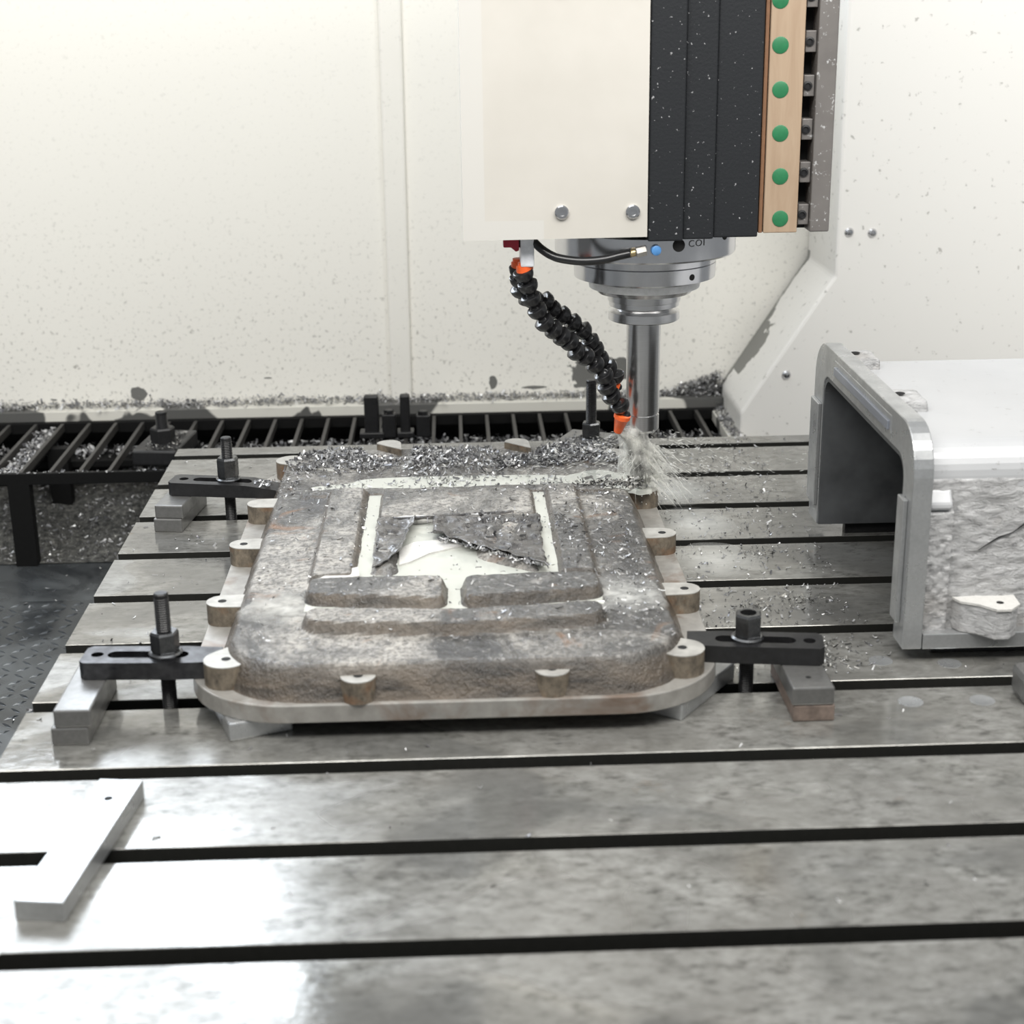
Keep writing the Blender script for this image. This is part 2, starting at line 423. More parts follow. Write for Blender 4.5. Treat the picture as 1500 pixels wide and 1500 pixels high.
# ------------------------------------------------------------------ setting: walls, sill, floor
def structure(o, label): tag(o, label, None, None, 'structure'); return o
WY = 3.3
patches = [(-3.05+.0, 0, 0, 0)]
def wp(x, z): return (x+6.0, z+.30)
M_WALLB = wall_with_patches('back_wall_paint', (.90, .882, .82),
    [(*wp(-.98, -.14), .10, .085), (*wp(4.72, .02), .34, .22), (*wp(3.42, -.10), .05, .09), (*wp(3.90, -.17), .17, .02), (*wp(.62, .02), .05, .01), (*wp(5.02, .05), .2, .16)])
wall = structure(mesh('wall_back', *prism_pts([(-6, -.30), (9, -.30), (9, 5.6), (-6, 5.6)], 'y', WY, WY+.15), M_WALLB, origin=(-6, WY, -.30)), 'cream painted back wall of the machine enclosure, speckled with chips')
rib = prism('trim_rib', [(2.14, -.30), (2.40, -.30), (2.43, 5.6), (2.15, 5.6)], 'y', WY-.07, WY, M_WALL, wall, bev=.03)
lowwall = structure(mesh('wall_lower', *prism_pts([(-6, -3), (9, -3), (9, -.42), (-6, -.42)], 'y', WY-.02, WY+.13), M_GRATE, origin=(-6, WY, -3)), 'black lower wall behind the grating')
t = NT('peeling_sill_paint'); _p = t.ramp(t.noise((1.0, 1, 1.0), 3, .5, .6), [(.53, 0.0), (.545, 1.0)])
M_SILL = t.set(t.mix(_p, (.74, .725, .66), (.11, .11, .105)), .45)
sill = structure(mesh('trim_sill', *prism_pts([(3.0, -.40), (3.32, -.40), (3.32, -.285), (3.0, -.285)], 'x', -6, 6.3), M_SILL, origin=(-6, 3.0, -.40)), 'sill with peeling cream paint below the back wall')

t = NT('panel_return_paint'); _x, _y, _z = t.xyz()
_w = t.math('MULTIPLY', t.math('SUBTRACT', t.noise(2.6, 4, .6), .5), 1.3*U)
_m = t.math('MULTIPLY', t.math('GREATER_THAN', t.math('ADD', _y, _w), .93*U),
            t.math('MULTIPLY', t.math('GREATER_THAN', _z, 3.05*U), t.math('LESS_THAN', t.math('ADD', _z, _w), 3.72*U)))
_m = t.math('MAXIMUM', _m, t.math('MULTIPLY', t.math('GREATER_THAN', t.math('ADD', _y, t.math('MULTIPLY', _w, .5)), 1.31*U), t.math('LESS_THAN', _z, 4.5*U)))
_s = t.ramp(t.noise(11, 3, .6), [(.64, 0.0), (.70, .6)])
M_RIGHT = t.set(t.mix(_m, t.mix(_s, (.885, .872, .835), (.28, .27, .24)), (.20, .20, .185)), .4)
pr = prism_bm([(6.27, -3), (12, -3), (12, 5.6), (7.29, 5.6), (7.30, 1.415), (6.27, -.17)], 'y', 1.85, 3.29, .035)
wr = structure(from_bm('wall_right', pr, M_RIGHT, None, (6.27, 1.85, -3)), 'white chamfered side panel of the machine enclosure at right')
for (x, z) in ((7.441, 1.917), (7.706, 1.904), (6.795, .276), (7.62, .28)):
    s_ = lathe('screw', [(0, .052), (.012, .052), (.035, .035), (.042, .0)], M_NOSE, wr, 14, (x, 1.852, z), (0, -1, 0), cap=False)

FZ = -1.48
fl = structure(box('floor', -7, 9, -.30, 3.25, FZ-.1, FZ, M_FLOOR, None, .01), 'wet dark steel pan under the grating')
fl2 = structure(box('floor_plate', -7, 1.5, -12, -.32, FZ-.1, FZ+.02, M_FLOOR, None, .01), 'dark steel tread plate left of the table')
V = []; F = []
for i in range(26):
    for j in range(42):
        cx = -3.6+i*.16; cy = -6.6+j*.15
        a = .7 if (i+j) % 2 else -.7
        b = len(V); ca, sa = math.cos(a), math.sin(a)
        for (lx, ly, lz) in ((-.075, 0, 0), (0, -.018, 0), (.075, 0, 0), (0, .018, 0), (-.03, 0, .012), (.03, 0, .012)):
            V.append((cx+lx*ca-ly*sa, cy+lx*sa+ly*ca, FZ+.02+lz))
        F += [[b, b+1, b+4], [b+1, b+2, b+5], [b+1, b+5, b+4], [b+2, b+3, b+5], [b+3, b, b+4], [b+3, b+4, b+5]]
tr = mesh('tread_pattern', V, F, M_FLOOR, fl2); tr['kind'] = 'stuff'
flakes('floor_chips', [(rng.uniform(-2.4, 0.2), rng.uniform(-5.5, .75), FZ+.02) for _ in range(110)], .03, .09, M_CHIP, 'scattered aluminium chips on the wet floor plates', 'metal chips')

# chip bed below the grating
V = []; F = []; nx, ny = 90, 30
for j in range(ny+1):
    for i in range(nx+1):
        x = -4.5+i*10.7/nx; y = .86+j*2.38/ny
        z = FZ+.01 + .38*sstep(.86, 2.9, y) + .16*noise.noise((x*1.6, y*1.6, 0)) * sstep(.86, 1.3, y) + .05*noise.noise((x*7, y*7, 3))*sstep(.86, 1.0, y)
        V.append((x, y, max(z, FZ+.004)))
for j in range(ny):
    for i in range(nx): F.append([j*(nx+1)+i, j*(nx+1)+i+1, (j+1)*(nx+1)+i+1, (j+1)*(nx+1)+i])
bed = mesh('chip_bed', V, F, M_BED, None, (0, 2, FZ), True); tag(bed, 'heap of grey metal swarf lying under the black grating', 'metal swarf', None, 'stuff')
pts = []
for _ in range(5200):
    x = rng.uniform(-3.6, 1.6); y = rng.uniform(.9, 3.2)
    z = FZ + .38*sstep(.86, 2.9, y) + .16*noise.noise((x*1.6, y*1.6, 0))*sstep(.86, 1.3, y)
    pts.append((x, y, z))
flakes('chip_bed_flakes', pts, .03, .085, M_CHIP, None, None, bed, .7, .3)

# ------------------------------------------------------------------ T-slot table
SW = .1556
tab = thing('machine_table', (5.5, -5.5, -.8), 'grey steel T-slot machine table with long parallel rails', 'machine table')
box('table_bed', 0, 11, -11.2, .255, -.8, -.30, M_SLOT, tab, 0)
edges = [.258] + [e for k in range(11) for e in (-k, -k-SW)] + [-11.2]
for i in range(0, len(edges), 2):
    y1, y0 = edges[i], edges[i+1]
    V_ = [(y0+.0, -.30), (y1, -.30), (y1, -.004), (y1-.004, 0), (y0+.004, 0), (y0, -.004)]
    r_ = mesh('table_rail', *prism_pts(V_, 'x', 0, 11), M_TABLE, tab)
    r_.data.materials.append(M_SLOT)
    for f in r_.data.polygons:
        if abs(f.normal.y) > .9: f.material_index = 1
for (x, y) in ((6.429, -5.765), (5.98, -6.372), (6.466, -6.382), (5.954, -5.685)):
    lathe('hole_plug', [(-.01, .085), (.003, .085), (.004, .078), (.002, .070), (.002, .0)], M_ALU, tab, 24, (x, y, 0), cap=False)

# ------------------------------------------------------------------ grating behind the table
gr = thing('floor_grating', (1, 1.9, FZ), 'black steel bar grating on legs between table and back wall', 'grating')
GZ = -.40
box('rail', -4.5, 6.28, .80, .86, GZ-.13, GZ, M_GRATE, gr, .006)
box('rail', -4.5, 6.28, 2.92, 2.98, GZ-.13, GZ, M_GRATE, gr, .006)
bar0 = None
for i in range(33):
    x = -4.13+i*.324
    if x > 6.2: break
    if bar0 is None:
        bar0 = box('grating_bar', x-.021, x+.021, .86, 2.92, GZ-.10, GZ-.006, M_GRATEB, gr, .004)
    else:
        c = bar0.copy(); COL.objects.link(c); c.parent = gr; c.location = bar0.location + Vector((i*.324*U, 0, 0))
for (x, y) in ((-1.88, .81), (-1.78, 2.2), (-.25, 2.3), (3.0, .81), (6.0, .81)):
    box('leg', x-.12, x+.12, y-.01, y+.14, FZ, GZ-.12, M_GRATE, gr, .006)
box('chip_ledge', -4.5, 6.25, 2.35, 2.90, -.80, -.72, M_GRATE, gr, .006)
flakes('ledge_chips', [(rng.uniform(-3.0, 6.2), 2.62+rng.gauss(0, .12), -.71+abs(rng.gauss(0, .03))) for _ in range(2300)], .04, .10, M_CHIP, 'band of bright metal chips caught below the grating bars', 'metal chips')
# chip-filled trough at the left of the grating
box('chip_trough', -2.14, -1.87, .87, 2.9, -.56, -.50, M_GRATE, gr, .004)
flakes('trough_chips', [(rng.uniform(-2.11, -1.9), .92+1.9*rng.random()**1.5, -.495+abs(rng.gauss(0, .03))) for _ in range(650)], .04, .10, M_CHIP, 'pale chips piled between the leftmost grating bars', 'metal chips')
flakes('rail_chips', [(rng.uniform(-2.6, 0), .83+rng.gauss(0, .02), GZ) for _ in range(120)], .025, .06, M_CHIP, 'small chips along the front rail of the grating', 'metal chips')
# sill chips
flakes('sill_chips', [(rng.uniform(-4, 6.2), 3.27-abs(rng.gauss(0, .10)), -.285+abs(rng.gauss(0, .035))) for _ in range(3600)], .03, .085, M_CHIP, 'ragged band of chips lying along the back wall sill', 'metal chips')
pts = []
for _ in range(900):
    s = rng.random(); x = 6.3-abs(rng.gauss(0, .16))-.45*s*s; pts.append((x, 3.25-abs(rng.gauss(0, .05)), -.28+.30*max(0, (x-5.4)/.9)*rng.random()))
flakes('corner_chips', pts, .03, .08, M_CHIP, 'drift of chips heaped in the right wall corner', 'metal chips')
box('corner_ledge', 6.12, 6.30, 1.2, 3.0, -.55, -.42, M_SILL, gr, .01)
flakes('ledge_corner_chips', [(rng.uniform(6.13, 6.27), rng.uniform(1.2, 3.0), -.42+abs(rng.gauss(0, .02))) for _ in range(420)], .03, .08, M_CHIP, 'chips on the sloping ledge beside the white side panel', 'metal chips')

# dark tooling left on the grating
def hexnut(name, c, r, h, mat, parent=None, rot=0.3, flange=None, hole=False, origin=None):
    c = Vector(c); V = []; F = []
    ch = h*.1
    rings = [(0, r*.93), (ch, r), (h-ch, r), (h, r*.90)]
    for z, rr in rings:
        for k in range(6):
            a = rot+k*math.pi/3; V.append((c.x+rr*math.cos(a), c.y+rr*math.sin(a), c.z+z))
    for i in range(3):
        for k in range(6): F.append([i*6+k, i*6+(k+1) % 6, (i+1)*6+(k+1) % 6, (i+1)*6+k])
    if hole:
        b = len(V); rh = r*.58
        for z in (h, h*.25):
            for k in range(12):
                a = rot+k*math.pi/6; V.append((c.x+rh*math.cos(a), c.y+rh*math.sin(a), c.z+z))
        for k in range(6):
            F.append([18+k, 18+(k+1) % 6, b+(2*k+2) % 12, b+2*k+1]); F.append([18+k, b+2*k+1, b+2*k])
        for k in range(12): F.append([b+k, b+(k+1) % 12, b+12+(k+1) % 12, b+12+k])
        F.append([b+12+k for k in range(12)])
    else:
        F.append([18+k for k in range(6)])
    F.append([5-k for k in range(6)])
    return mesh(name, V, F, mat, parent, origin if origin is not None else c if parent is None else None)
def stud_rod(name, x, y, z0, z1, r, mat, parent=None, smooth_top=.03):
    prof = [(z0, r*.9)]; z = z0; p = .016
    while z < z1-smooth_top:
        prof.append((z, r*.88)); prof.append((z+p*.5, r)); z += p
    prof += [(z1-smooth_top, r*.95), (z1-.008, r*.95), (z1, r*.8)]
    V, F = lathe_data(prof, 14, (x, y, 0))
    return mesh(name, V, F, mat, parent, (x, y, z0) if parent is None else None, False)

oc = thing('spare_clamp', (-.36, 1.4, GZ), 'blackened spare clamp with bolt and nut lying on the grating', 'clamp')
from_bm('strap', bm_box(-.60, -.10, .95, 1.85, -.39, -.22, .02, -.12), M_BLACK, oc)
stud_rod('bolt', -.36, 1.35, -.39, .13, .07, M_BLACK, oc)
hexnut('nut', (-.36, 1.35, -.24), .14, .19, M_BLACK, oc)
flakes('clamp_chips', [(rng.uniform(-.52, -.15), rng.uniform(1.0, 1.8), -.22) for _ in range(260)], .02, .07, M_CHIPD, None, None, oc)
for (x, lab, w) in ((1.96, 'black upright clamp post beside the wall rib, the thicker one', .085), (2.35, 'black upright clamp post beside the wall rib, the thinner one', .058)):
    pt = thing('clamp_post', (x, 2.0, GZ), lab, 'clamp post', 'posts standing on the grating')
    from_bm('post', bm_box(x-w, x+w, 1.95, 2.07, -.40, .10, .02), M_BLACK, pt)
    from_bm('foot', bm_box(x-w*1.7, x+w*1.7, 1.9, 2.12, -.40, -.33, .012), M_BLACK, pt)
for (x, z, lab) in ((2.16, -.17, 'small dark block between the two upright clamp posts'), (2.56, -.19, 'small dark block right of the two upright clamp posts')):
    b_ = thing('spacer_block', (x, 2.0, GZ), lab, 'block', 'dark blocks on the grating')
    from_bm('body', bm_box(x-.08, x+.08, 1.92, 2.06, -.40, z+.05, .012), M_BLACK, b_)
    hexnut('nut', (x, 1.99, z+.045), .06, .05, M_BLACK, b_)
    flakes('chips', [(x+rng.uniform(-.07, .07), 1.99+rng.uniform(-.05, .05), z+.05) for _ in range(14)], .02, .05, M_CHIPD, None, None, b_)

# ------------------------------------------------------------------ workpiece: cover casting on its base plate
CX, CY = 2.91, -3.97
def rrect(hx, hy, r, cx=CX, cy=CY, n=14):
    P = []
    for (sx, sy, a0) in ((1, 1, 0), (-1, 1, 90), (-1, -1, 180), (1, -1, 270)):
        for k in range(n+1):
            a = math.radians(a0+90*k/n); P.append((cx+sx*(hx-r)+r*math.cos(a), cy+sy*(hy-r)+r*math.sin(a)))
    return P
wk = thing('cover_casting', (CX, CY, .125), 'large dirty sand-cast cover being milled, clamped to the table', 'casting')
prism('base_plate', rrect(1.79, 2.73, .70), 'z', .125, .25, M_PLATE, wk, bev=.008)
def pad(x, y, x0, x1, y0, y1, r, soft):
    d = sdf_rbox(x-(x0+x1)/2, y-(y0+y1)/2, (x1-x0)/2, (y1-y0)/2, r)
    return 1-sstep(-soft, soft, d)
ZS = .475
def ctop(x, y):
    u, v = x-CX, y-CY
    d = sdf_rbox(u, v, 1.585, 2.665, .62)
    if d > .09: return None
    wob = .012*noise.noise((x*2.2, y*2.2, 1)) + .006*noise.noise((x*8, y*8, 5))
    d += wob*1.2
    if d > -.05: h = .235 + (.42-.235)*min(max((.03-d)/.08, 0), 1)**.8
    else:
        t_ = min((-.05-d)/.06, 1); h = .42 + (ZS-.42)*math.sin(t_*math.pi/2)
    if d > -.06: return min(h, .41) if y > -2.97 else h
    h += .022*sstep(.06, .6, -d) + wob*.7
    fl_ = 0
    uu = abs(u)
    bow = .24*(1-min(uu/1.05, 1)**1.3)                # pads bow outwards at mid width
    if v < 0:
        fl_ = max(fl_, .085*pad(uu, y+bow*.35, -1.03, 1.03, -6.10+.02, -5.80, .12, .026))      # long outer bar
        fl_ = max(fl_, .098*pad(uu, y+bow*.55, .065, 1.05, -5.60, -5.26+bow*.5, .09, .028))    # two inner pads
    fl_ = max(fl_, .072*pad(uu, v, .735 if u < 0 else .79, 1.05, -1.20, .93, .05, .03))       # side strips
    fl_ = max(fl_,   .068*pad(u, v, -.60, .665, .12, .86, .04, .025))          # centre panel
    fl_ = max(fl_, .050*pad(u, v, -.60, -.44, -1.05, .14, .03, .05))
    fl_ = max(fl_, .050*pad(u, v+u*.75, .20, .60, -.62, .5, .05, .06))
    cut = -2.97 + .03*noise.noise((x*6, 0, 7))
    if y > cut: return min(h, .41) + .012*noise.noise((x*6, y*6, 9))*(y > -2.2)
    fl_ = max(fl_, .035*pad(u, y, -1.3, 1.3, -3.10, -2.90, .03, .02))
    return h + fl_
nx, ny = 190, 292; X0, X1, Y0_, Y1_ = CX-1.68, CX+1.68, CY-2.72, CY+2.72
V = []; idx = {}; F = []
for j in range(ny+1):
    for i in range(nx+1):
        x = X0+(X1-X0)*i/nx; y = Y0_+(Y1_-Y0_)*j/ny
        h = ctop(x, y)
        if h is None: continue
        h += .004*noise.noise((x*22, y*22, 2)) if h > .3 else 0
        idx[(i, j)] = len(V); V.append((x, y, h))
for j in range(ny):
    for i in range(nx):
        k = [(i, j), (i+1, j), (i+1, j+1), (i, j+1)]
        if all(q in idx for q in k): F.append([idx[q] for q in k])
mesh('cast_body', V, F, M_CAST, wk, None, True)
def boss(x, y, ang, web=.22, r=.115, zt=.405, hole=True):
    """round lug with a web running back to the casting wall (direction ang)"""
    P = []
    dx, dy = math.cos(ang), math.sin(ang)
    for k in range(13):
        a = ang+math.pi/2+math.pi*k/12; P.append((x+r*math.cos(a), y+r*math.sin(a)))
    P.append((x+dx*web-dy*r*-1.1*-1, y+dy*web+dx*r*-1.1)); P.append((x+dx*web-dy*r*1.1, y+dy*web+dx*r*1.1))
    bm = prism_bm(P, 'z', .25, zt-.004, 0)
    o = from_bm('boss', bm, M_BOSSS, wk)
    bm = prism_bm(P, 'z', zt-.004, zt+.002, 0); f_ = from_bm('boss_face', bm, M_BOSS, o)
    if hole:
        lathe('bolt_hole', [(0, .032), (.003, .032), (.0035, .0)], M_HOLE, o, 14, (x, y, zt), cap=False)
    return o
for (x, y, a, h_) in ((1.222, -5.22, 0, 1), (1.228, -3.98, 0, 1), (1.245, -2.93, 0, 0), (2.28, -6.60, math.pi/2, 1), (3.54, -6.575, math.pi/2, 1),
                      (4.60, -5.20, math.pi, 1), (4.595, -3.95, math.pi, 1), (4.60, -2.76, math.pi, 0),
                      (2.30, -1.38, -math.pi/2, 0), (3.52, -1.42, -math.pi/2, 0)):
    boss(x, y, a, hole=bool(h_), zt=.475 if y > -2 else .405)
for (x, y, a) in ((1.39, -6.29, .75), (4.43, -6.30, 2.4), (1.40, -1.66, -.75), (4.42, -1.66, -2.4)):
    boss(x, y, a, .42, .15, .412, True)
# coolant lying in the recesses
V = []; F = []; n1, n2 = 60, 100; idx = {}
for j in range(n2+1):
    for i in range(n1+1):
        x = 1.86+2.10*i/n1; y = -5.86+2.82*j/n2
        if sdf_rbox(x-2.91, y+4.45, 1.05, 1.41, .12) > 0: continue
        idx[(i, j)] = len(V); V.append((x, y, .5075))
for j in range(n2):
    for i in range(n1):
        k = [(i, j), (i+1, j), (i+1, j+1), (i, j+1)]
        if all(q in idx for q in k): F.append([idx[q] for q in k])
pool = mesh('coolant_pool', V, F, M_COOLANT, None, (CX, CY, .5075), True); tag(pool, 'milky coolant standing in the grooves of the casting', 'coolant', None, 'stuff')

# torn black film lying over the middle of the casting
def film(name, quad, label, z0=.545, seed=0, curl=((0, 0, 0, 0)), n=34):
    A, B, C, D = [Vector(q) for q in quad]; V = []; F = []
    for j in range(n+1):
        for i in range(n+1):
            s, t_ = i/n, j/n
            p = (A*(1-s)+B*s)*(1-t_) + (D*(1-s)+C*s)*t_
            jag = .03*noise.noise((p.x*9+seed, p.y*9, 4)); e = max(abs(s-.5), abs(t_-.5))*2
            z = z0 + .022*noise.noise((p.x*7+seed, p.y*7, 2)) + .014*noise.noise((p.x*17, p.y*17+seed, 2))
            z += curl[0]*(1-sstep(0, .22, t_)) + curl[1]*(1-sstep(0, .16, 1-t_)) + curl[2]*(1-sstep(0, .2, s)) + curl[3]*(1-sstep(0, .2, 1-s))
            V.append((p.x+jag*e, p.y+jag*e, z))
    for j in range(n):
        for i in range(n): F.append([j*(n+1)+i, j*(n+1)+i+1, (j+1)*(n+1)+i+1, (j+1)*(n+1)+i])
    o = mesh(name, V, F, M_TORN, None, (A.x, A.y, z0), True)
    md = o.modifiers.new('thick', 'SOLIDIFY'); md.thickness = .006*U
    return tag(o, label, 'film', 'torn film pieces on the casting')
film('torn_film', ((2.74, -3.90), (3.60, -3.86), (3.60, -5.10), (2.76, -4.34)), 'large torn black wrinkled film right of the coolant triangle', .552, 3, (.01, .03, .02, 0))
film('torn_film', ((2.31, -3.86), (2.60, -3.95), (2.50, -4.72), (2.31, -5.06)), 'small torn black film left of the coolant triangle', .546, 9, (.012, .02, 0, .03))
ridge = smooth_path([(2.42, -3.86, .55), (2.60, -3.93, .572), (2.68, -3.95, .585), (2.82, -3.91, .57), (3.1, -3.84, .565), (3.4, -3.80, .56)], 5)
V, F = tube_data(ridge, [.014+.008*abs(noise.noise((p.x*9, 0, 0))) for p in ridge], 7)
tag(mesh('film_strip', V, F, M_TORN, None, ridge[0]), 'curled black strip peeling across the middle of the casting', 'film')
# pale foam crusts
def crust(pts, z, label, amp=.015):
    bm = prism_bm(pts, 'z', z-.05, z, 0)
    o = from_bm('foam_crust', bm, M_FOAM); return tag(o, label, 'foam crust', 'foam on the casting')
crust([(2.50, -4.86), (2.49, -4.5), (2.60, -4.36), (2.80, -4.32), (2.98, -4.46), (2.72, -4.62), (2.58, -4.80)], .522, 'white foam crust at the tip of the coolant triangle')
crust([(2.42, -3.87), (2.50, -3.83), (2.76, -3.80), (2.78, -3.85), (2.62, -3.90)], .562, 'narrow white foam strip behind the curled black strip')
crust([(1.92, -5.22), (2.0, -5.10), (2.2, -4.98), (2.22, -5.16), (2.05, -5.25)], .558, 'white foam patch behind the left casting pad')

# swarf on the casting
def body_z(x, y):
    h = ctop(x, y); return (h if h is not None else .25)
pts = []
while len(pts) < 5600:                                 # drift of swarf on the lowered back strip
    x = rng.uniform(1.35, 4.5); y = rng.uniform(-2.95, -1.38)
    lim = -2.10+.16*abs(x-CX)/1.5+.10*noise.noise((x*3, 0, 3))
    dens = .95 if y > lim else .10
    dens *= .35+.9*sstep(-.25, .35, noise.noise((x*2.3, y*2.3, 8)))
    if x > 3.9 and y < -1.9: dens *= .5
    if min(math.hypot(x-2.30, y+1.45), math.hypot(x-3.52, y+1.47)) < .24: continue
    if rng.random() > dens: continue
    z = body_z(x, y)
    if z < .33: continue
    pts.append((x, y, z+abs(rng.gauss(0, .014))))
flakes('casting_back_chips', pts, .025, .085, M_CHIP, 'thick drift of curled chips along the back of the casting', 'metal chips', None, .7)
pts = []
for _ in range(1500):
    x = rng.uniform(1.45, 4.4); y = rng.uniform(-6.3, -2.4)
    if rng.random() < .45: x = 4.35-abs(rng.gauss(0, .35)); y = rng.uniform(-6.1, -2.7)
    pts.append((x, y, max(body_z(x, y), .41 if y > -2.97 else .5)))
flakes('casting_top_chips', pts, .015, .055, M_CHIP, 'loose chips sprinkled over the top of the casting', 'metal chips', None, .6)
pts = [(rng.uniform(3.95, 4.55), -2.97+rng.gauss(0, .03), .49+abs(rng.gauss(0, .03))) for _ in range(240)]
flakes('cut_edge_burrs', pts, .03, .09, M_CHIPD, 'dark jagged burrs along the fresh cut beside the cutter', 'metal chips', None, .9)
pts = []
for k in range(220):
    s_ = rng.random(); pts.append((2.80+.80*s_+rng.gauss(0, .015), -4.42-.68*s_+rng.gauss(0, .025), .566))
flakes('film_edge_chips', pts, .02, .06, M_CHIP, 'line of bright chips along the torn edge of the large film', 'metal chips', None, .8)
pts = [(rng.gauss(3.3, .28), -4.15+rng.gauss(0, .22), .565) for _ in range(170)]
flakes('film_chips', pts, .02, .07, M_CHIP, 'cluster of chips stuck on the large black film', 'metal chips', None, .8)

# risers under the plate
def riser(x, y, ang, w, l, label):
    """corner (x,y), width direction ang, length direction ang+90"""
    d = Vector((math.cos(ang), math.sin(ang))); e = Vector((-d.y, d.x)); c = Vector((x, y))
    P = [c, c+d*w, c+d*w+e*l, c+e*l]
    o = thing('riser_block', (x, y, 0), label, 'riser block', 'blocks carrying the casting')
    from_bm('block', prism_bm([(p.x, p.y) for p in P], 'z', 0, .1245, .012), M_ALU, o)
riser(1.44, -6.685, math.radians(20), .42, .80, 'bright skewed riser block under the front left corner of the casting')
riser(4.395, -6.57, math.radians(54.5), .80, .30, 'bright skewed riser block under the front right corner of the casting')

# ------------------------------------------------------------------ clamps
def packing(x0, x1, y0, y1, z0, z1, mat, rot, label, grp='packing blocks under the clamp straps'):
    o = thing('packing_block', ((x0+x1)/2, (y0+y1)/2, z0), label, 'packing block', grp)
    from_bm('block', bm_box(x0, x1, y0, y1, z0, z1, .012, rot, 2, (x0, y0, z0)), mat, o)
packing(.292, .534, -6.67, -5.80, 0, .1245, M_BLOCK, -.01, 'lower grey packing block of the front left clamp stack')
packing(.318, .560, -6.67, -5.80, .1255, .248, M_BLOCK, -.01, 'upper grey packing block of the front left clamp stack')
packing(.215, .475, -2.44, -1.62, 0, .1245, M_BLOCK, -.13, 'lower grey packing block of the back left clamp stack')
packing(.232, .492, -2.43, -1.62, .1255, .248, M_BLOCK, -.13, 'upper grey packing block of the back left clamp stack')
packing(5.125, 5.40, -6.63, -5.85, 0, .1195, M_BLOCKR, .0, 'rusty lower packing block of the front right clamp stack')
packing(5.112, 5.392, -6.635, -5.86, .1205, .247, M_BLOCK, .0, 'pale upper packing block of the front right clamp stack')
lathe('block_hole', [(0, .018), (.002, .018), (.0025, 0)], M_HOLE, bpy.data.objects['packing_block.005'], 12, (5.25, -6.47, .2472), cap=False)

def strap(name, A, B, w, z0, z1, label, slot, hole, mat=M_BLACK, tip=.0):
    """slotted strap from tail A to nose B"""
    A = Vector(A); B = Vector(B); L = (B-A).length; d = (B-A)/L; e = Vector((-d.y, d.x))
    def W(s, q): p = A+d*s+e*q; return (p.x, p.y)
    o = thing(name, (A.x, A.y, z0), label, 'clamp strap', 'black clamp straps holding the casting')
    def ring(s0, s1, r, n=10):
        P = []
        for k in range(n+1):
            a = -math.pi/2+math.pi*k/n; P.append((s1+r*math.cos(a), r*math.sin(a)))
        for k in range(n+1):
            a = math.pi/2+math.pi*k/n; P.append((s0+r*math.cos(a), r*math.sin(a)))
        return P
    h = w/2; c = .035
    outer = [(c, -h), (L*.72, -h), (L, -h*(.8 if tip else .86)), (L, h*(.8 if tip else .86)), (L*.72, h), (c, h), (0, h-c), (0, -h+c)]
    def zt(s): return z1 - (tip*max(0, (s-L*.68)/(L*.32)))
    bm = bmesh.new()
    from mathutils.geometry import delaunay_2d_cdt
    loops = [outer, ring(slot[0], slot[1], .055), ring(hole-.001, hole+.001, .042)]
    co = []; ed = []
    for lp in loops:
        b = len(co); co += [Vector(p) for p in lp]; ed += [(b+i, b+(i+1) % len(lp)) for i in range(len(lp))]
    vv, ee, ff, *_ = delaunay_2d_cdt(co, ed, [], 0, 1e-5)
    def inside(p, lp):
        r = False
        for i in range(len(lp)):
            (x1, y1), (x2, y2) = lp[i], lp[i-1]
            if (y1 > p[1]) != (y2 > p[1]) and p[0] < (x2-x1)*(p[1]-y1)/(y2-y1)+x1: r = not r
        return r
    V = []; F = []; nv = len(vv)
    for v in vv: V.append((*W(v.x, v.y), zt(v.x)))
    for v in vv: V.append((*W(v.x, v.y), z0))
    cnt = {}
    for f in ff:
        m = sum((vv[i] for i in f), Vector((0, 0)))/len(f)
        if not inside(m, outer) or inside(m, loops[1]) or inside(m, loops[2]): continue
        F.append(list(f)); F.append([i+nv for i in reversed(f)])
        for i in range(len(f)):
            a, b = f[i], f[(i+1) % len(f)]
            cnt[(a, b)] = cnt.get((a, b), 0)+1
    for (a, b) in cnt:
        if (b, a) not in cnt: F.append([b, a, a+nv, b+nv])
    mesh('strap', V, F, mat, o)
    return o
t = NT('glare_strap_steel'); M_STRAPG = t.set(t.mix(t.ramp(t.noise(9, 4, .6), [(.35, 0.0), (.7, 1.0)]), (.05, .05, .055), (.13, .132, .14)), .27, .95)  # black strap finish, colour lifted and made glossier for glare on its top
strap('clamp_strap', (.398, -6.06), (1.32, -6.115), .285, .251, .374, 'black slotted clamp strap at the front left of the casting', (.22, .66), .095, M_STRAPG)
strap('clamp_strap', (.335, -2.03), (1.345, -2.215), .27, .251, .374, 'black slotted clamp strap at the back left with chips on its nose', (.26, .70), .115, M_BLACK, .05)
strap('clamp_strap', (5.415, -6.165), (4.50, -6.045), .275, .251, .374, 'black slotted clamp strap at the front right of the casting', (.24, .68), .095, M_BLACK)
def stud(x, y, z1, label, nutlabel, nz=.385, nh=.16, hole=False, r=.052, nr=.098):
    s_ = stud_rod('threaded_stud', x, y, -.29, z1, r, M_BLACK); tag(s_, label, 'stud', 'clamp studs')
    nt = thing('flange_nut', (x, y, nz-.01), nutlabel, 'nut', 'clamp nuts')
    hexnut('hex', (x, y, nz+.012), nr, nh, M_NUT, nt, .35, hole=hole)
    lathe('flange', [(0, .112), (.012, .114), (.022, .10)], M_NUT, nt, 24, (x, y, nz-.010))
stud(.955, -6.078, .815, 'tall threaded stud through the front left clamp strap', 'hexagon flange nut on the front left clamp strap', nh=.145)
stud(.862, -2.10, .775, 'threaded stud through the back left clamp strap', 'hexagon flange nut on the back left clamp strap', nh=.19)
stud(4.91, -6.078, .46, 'short threaded stud hidden in the front right clamp nut', 'open hexagon flange nut on the front right clamp strap', nh=.165, hole=True)
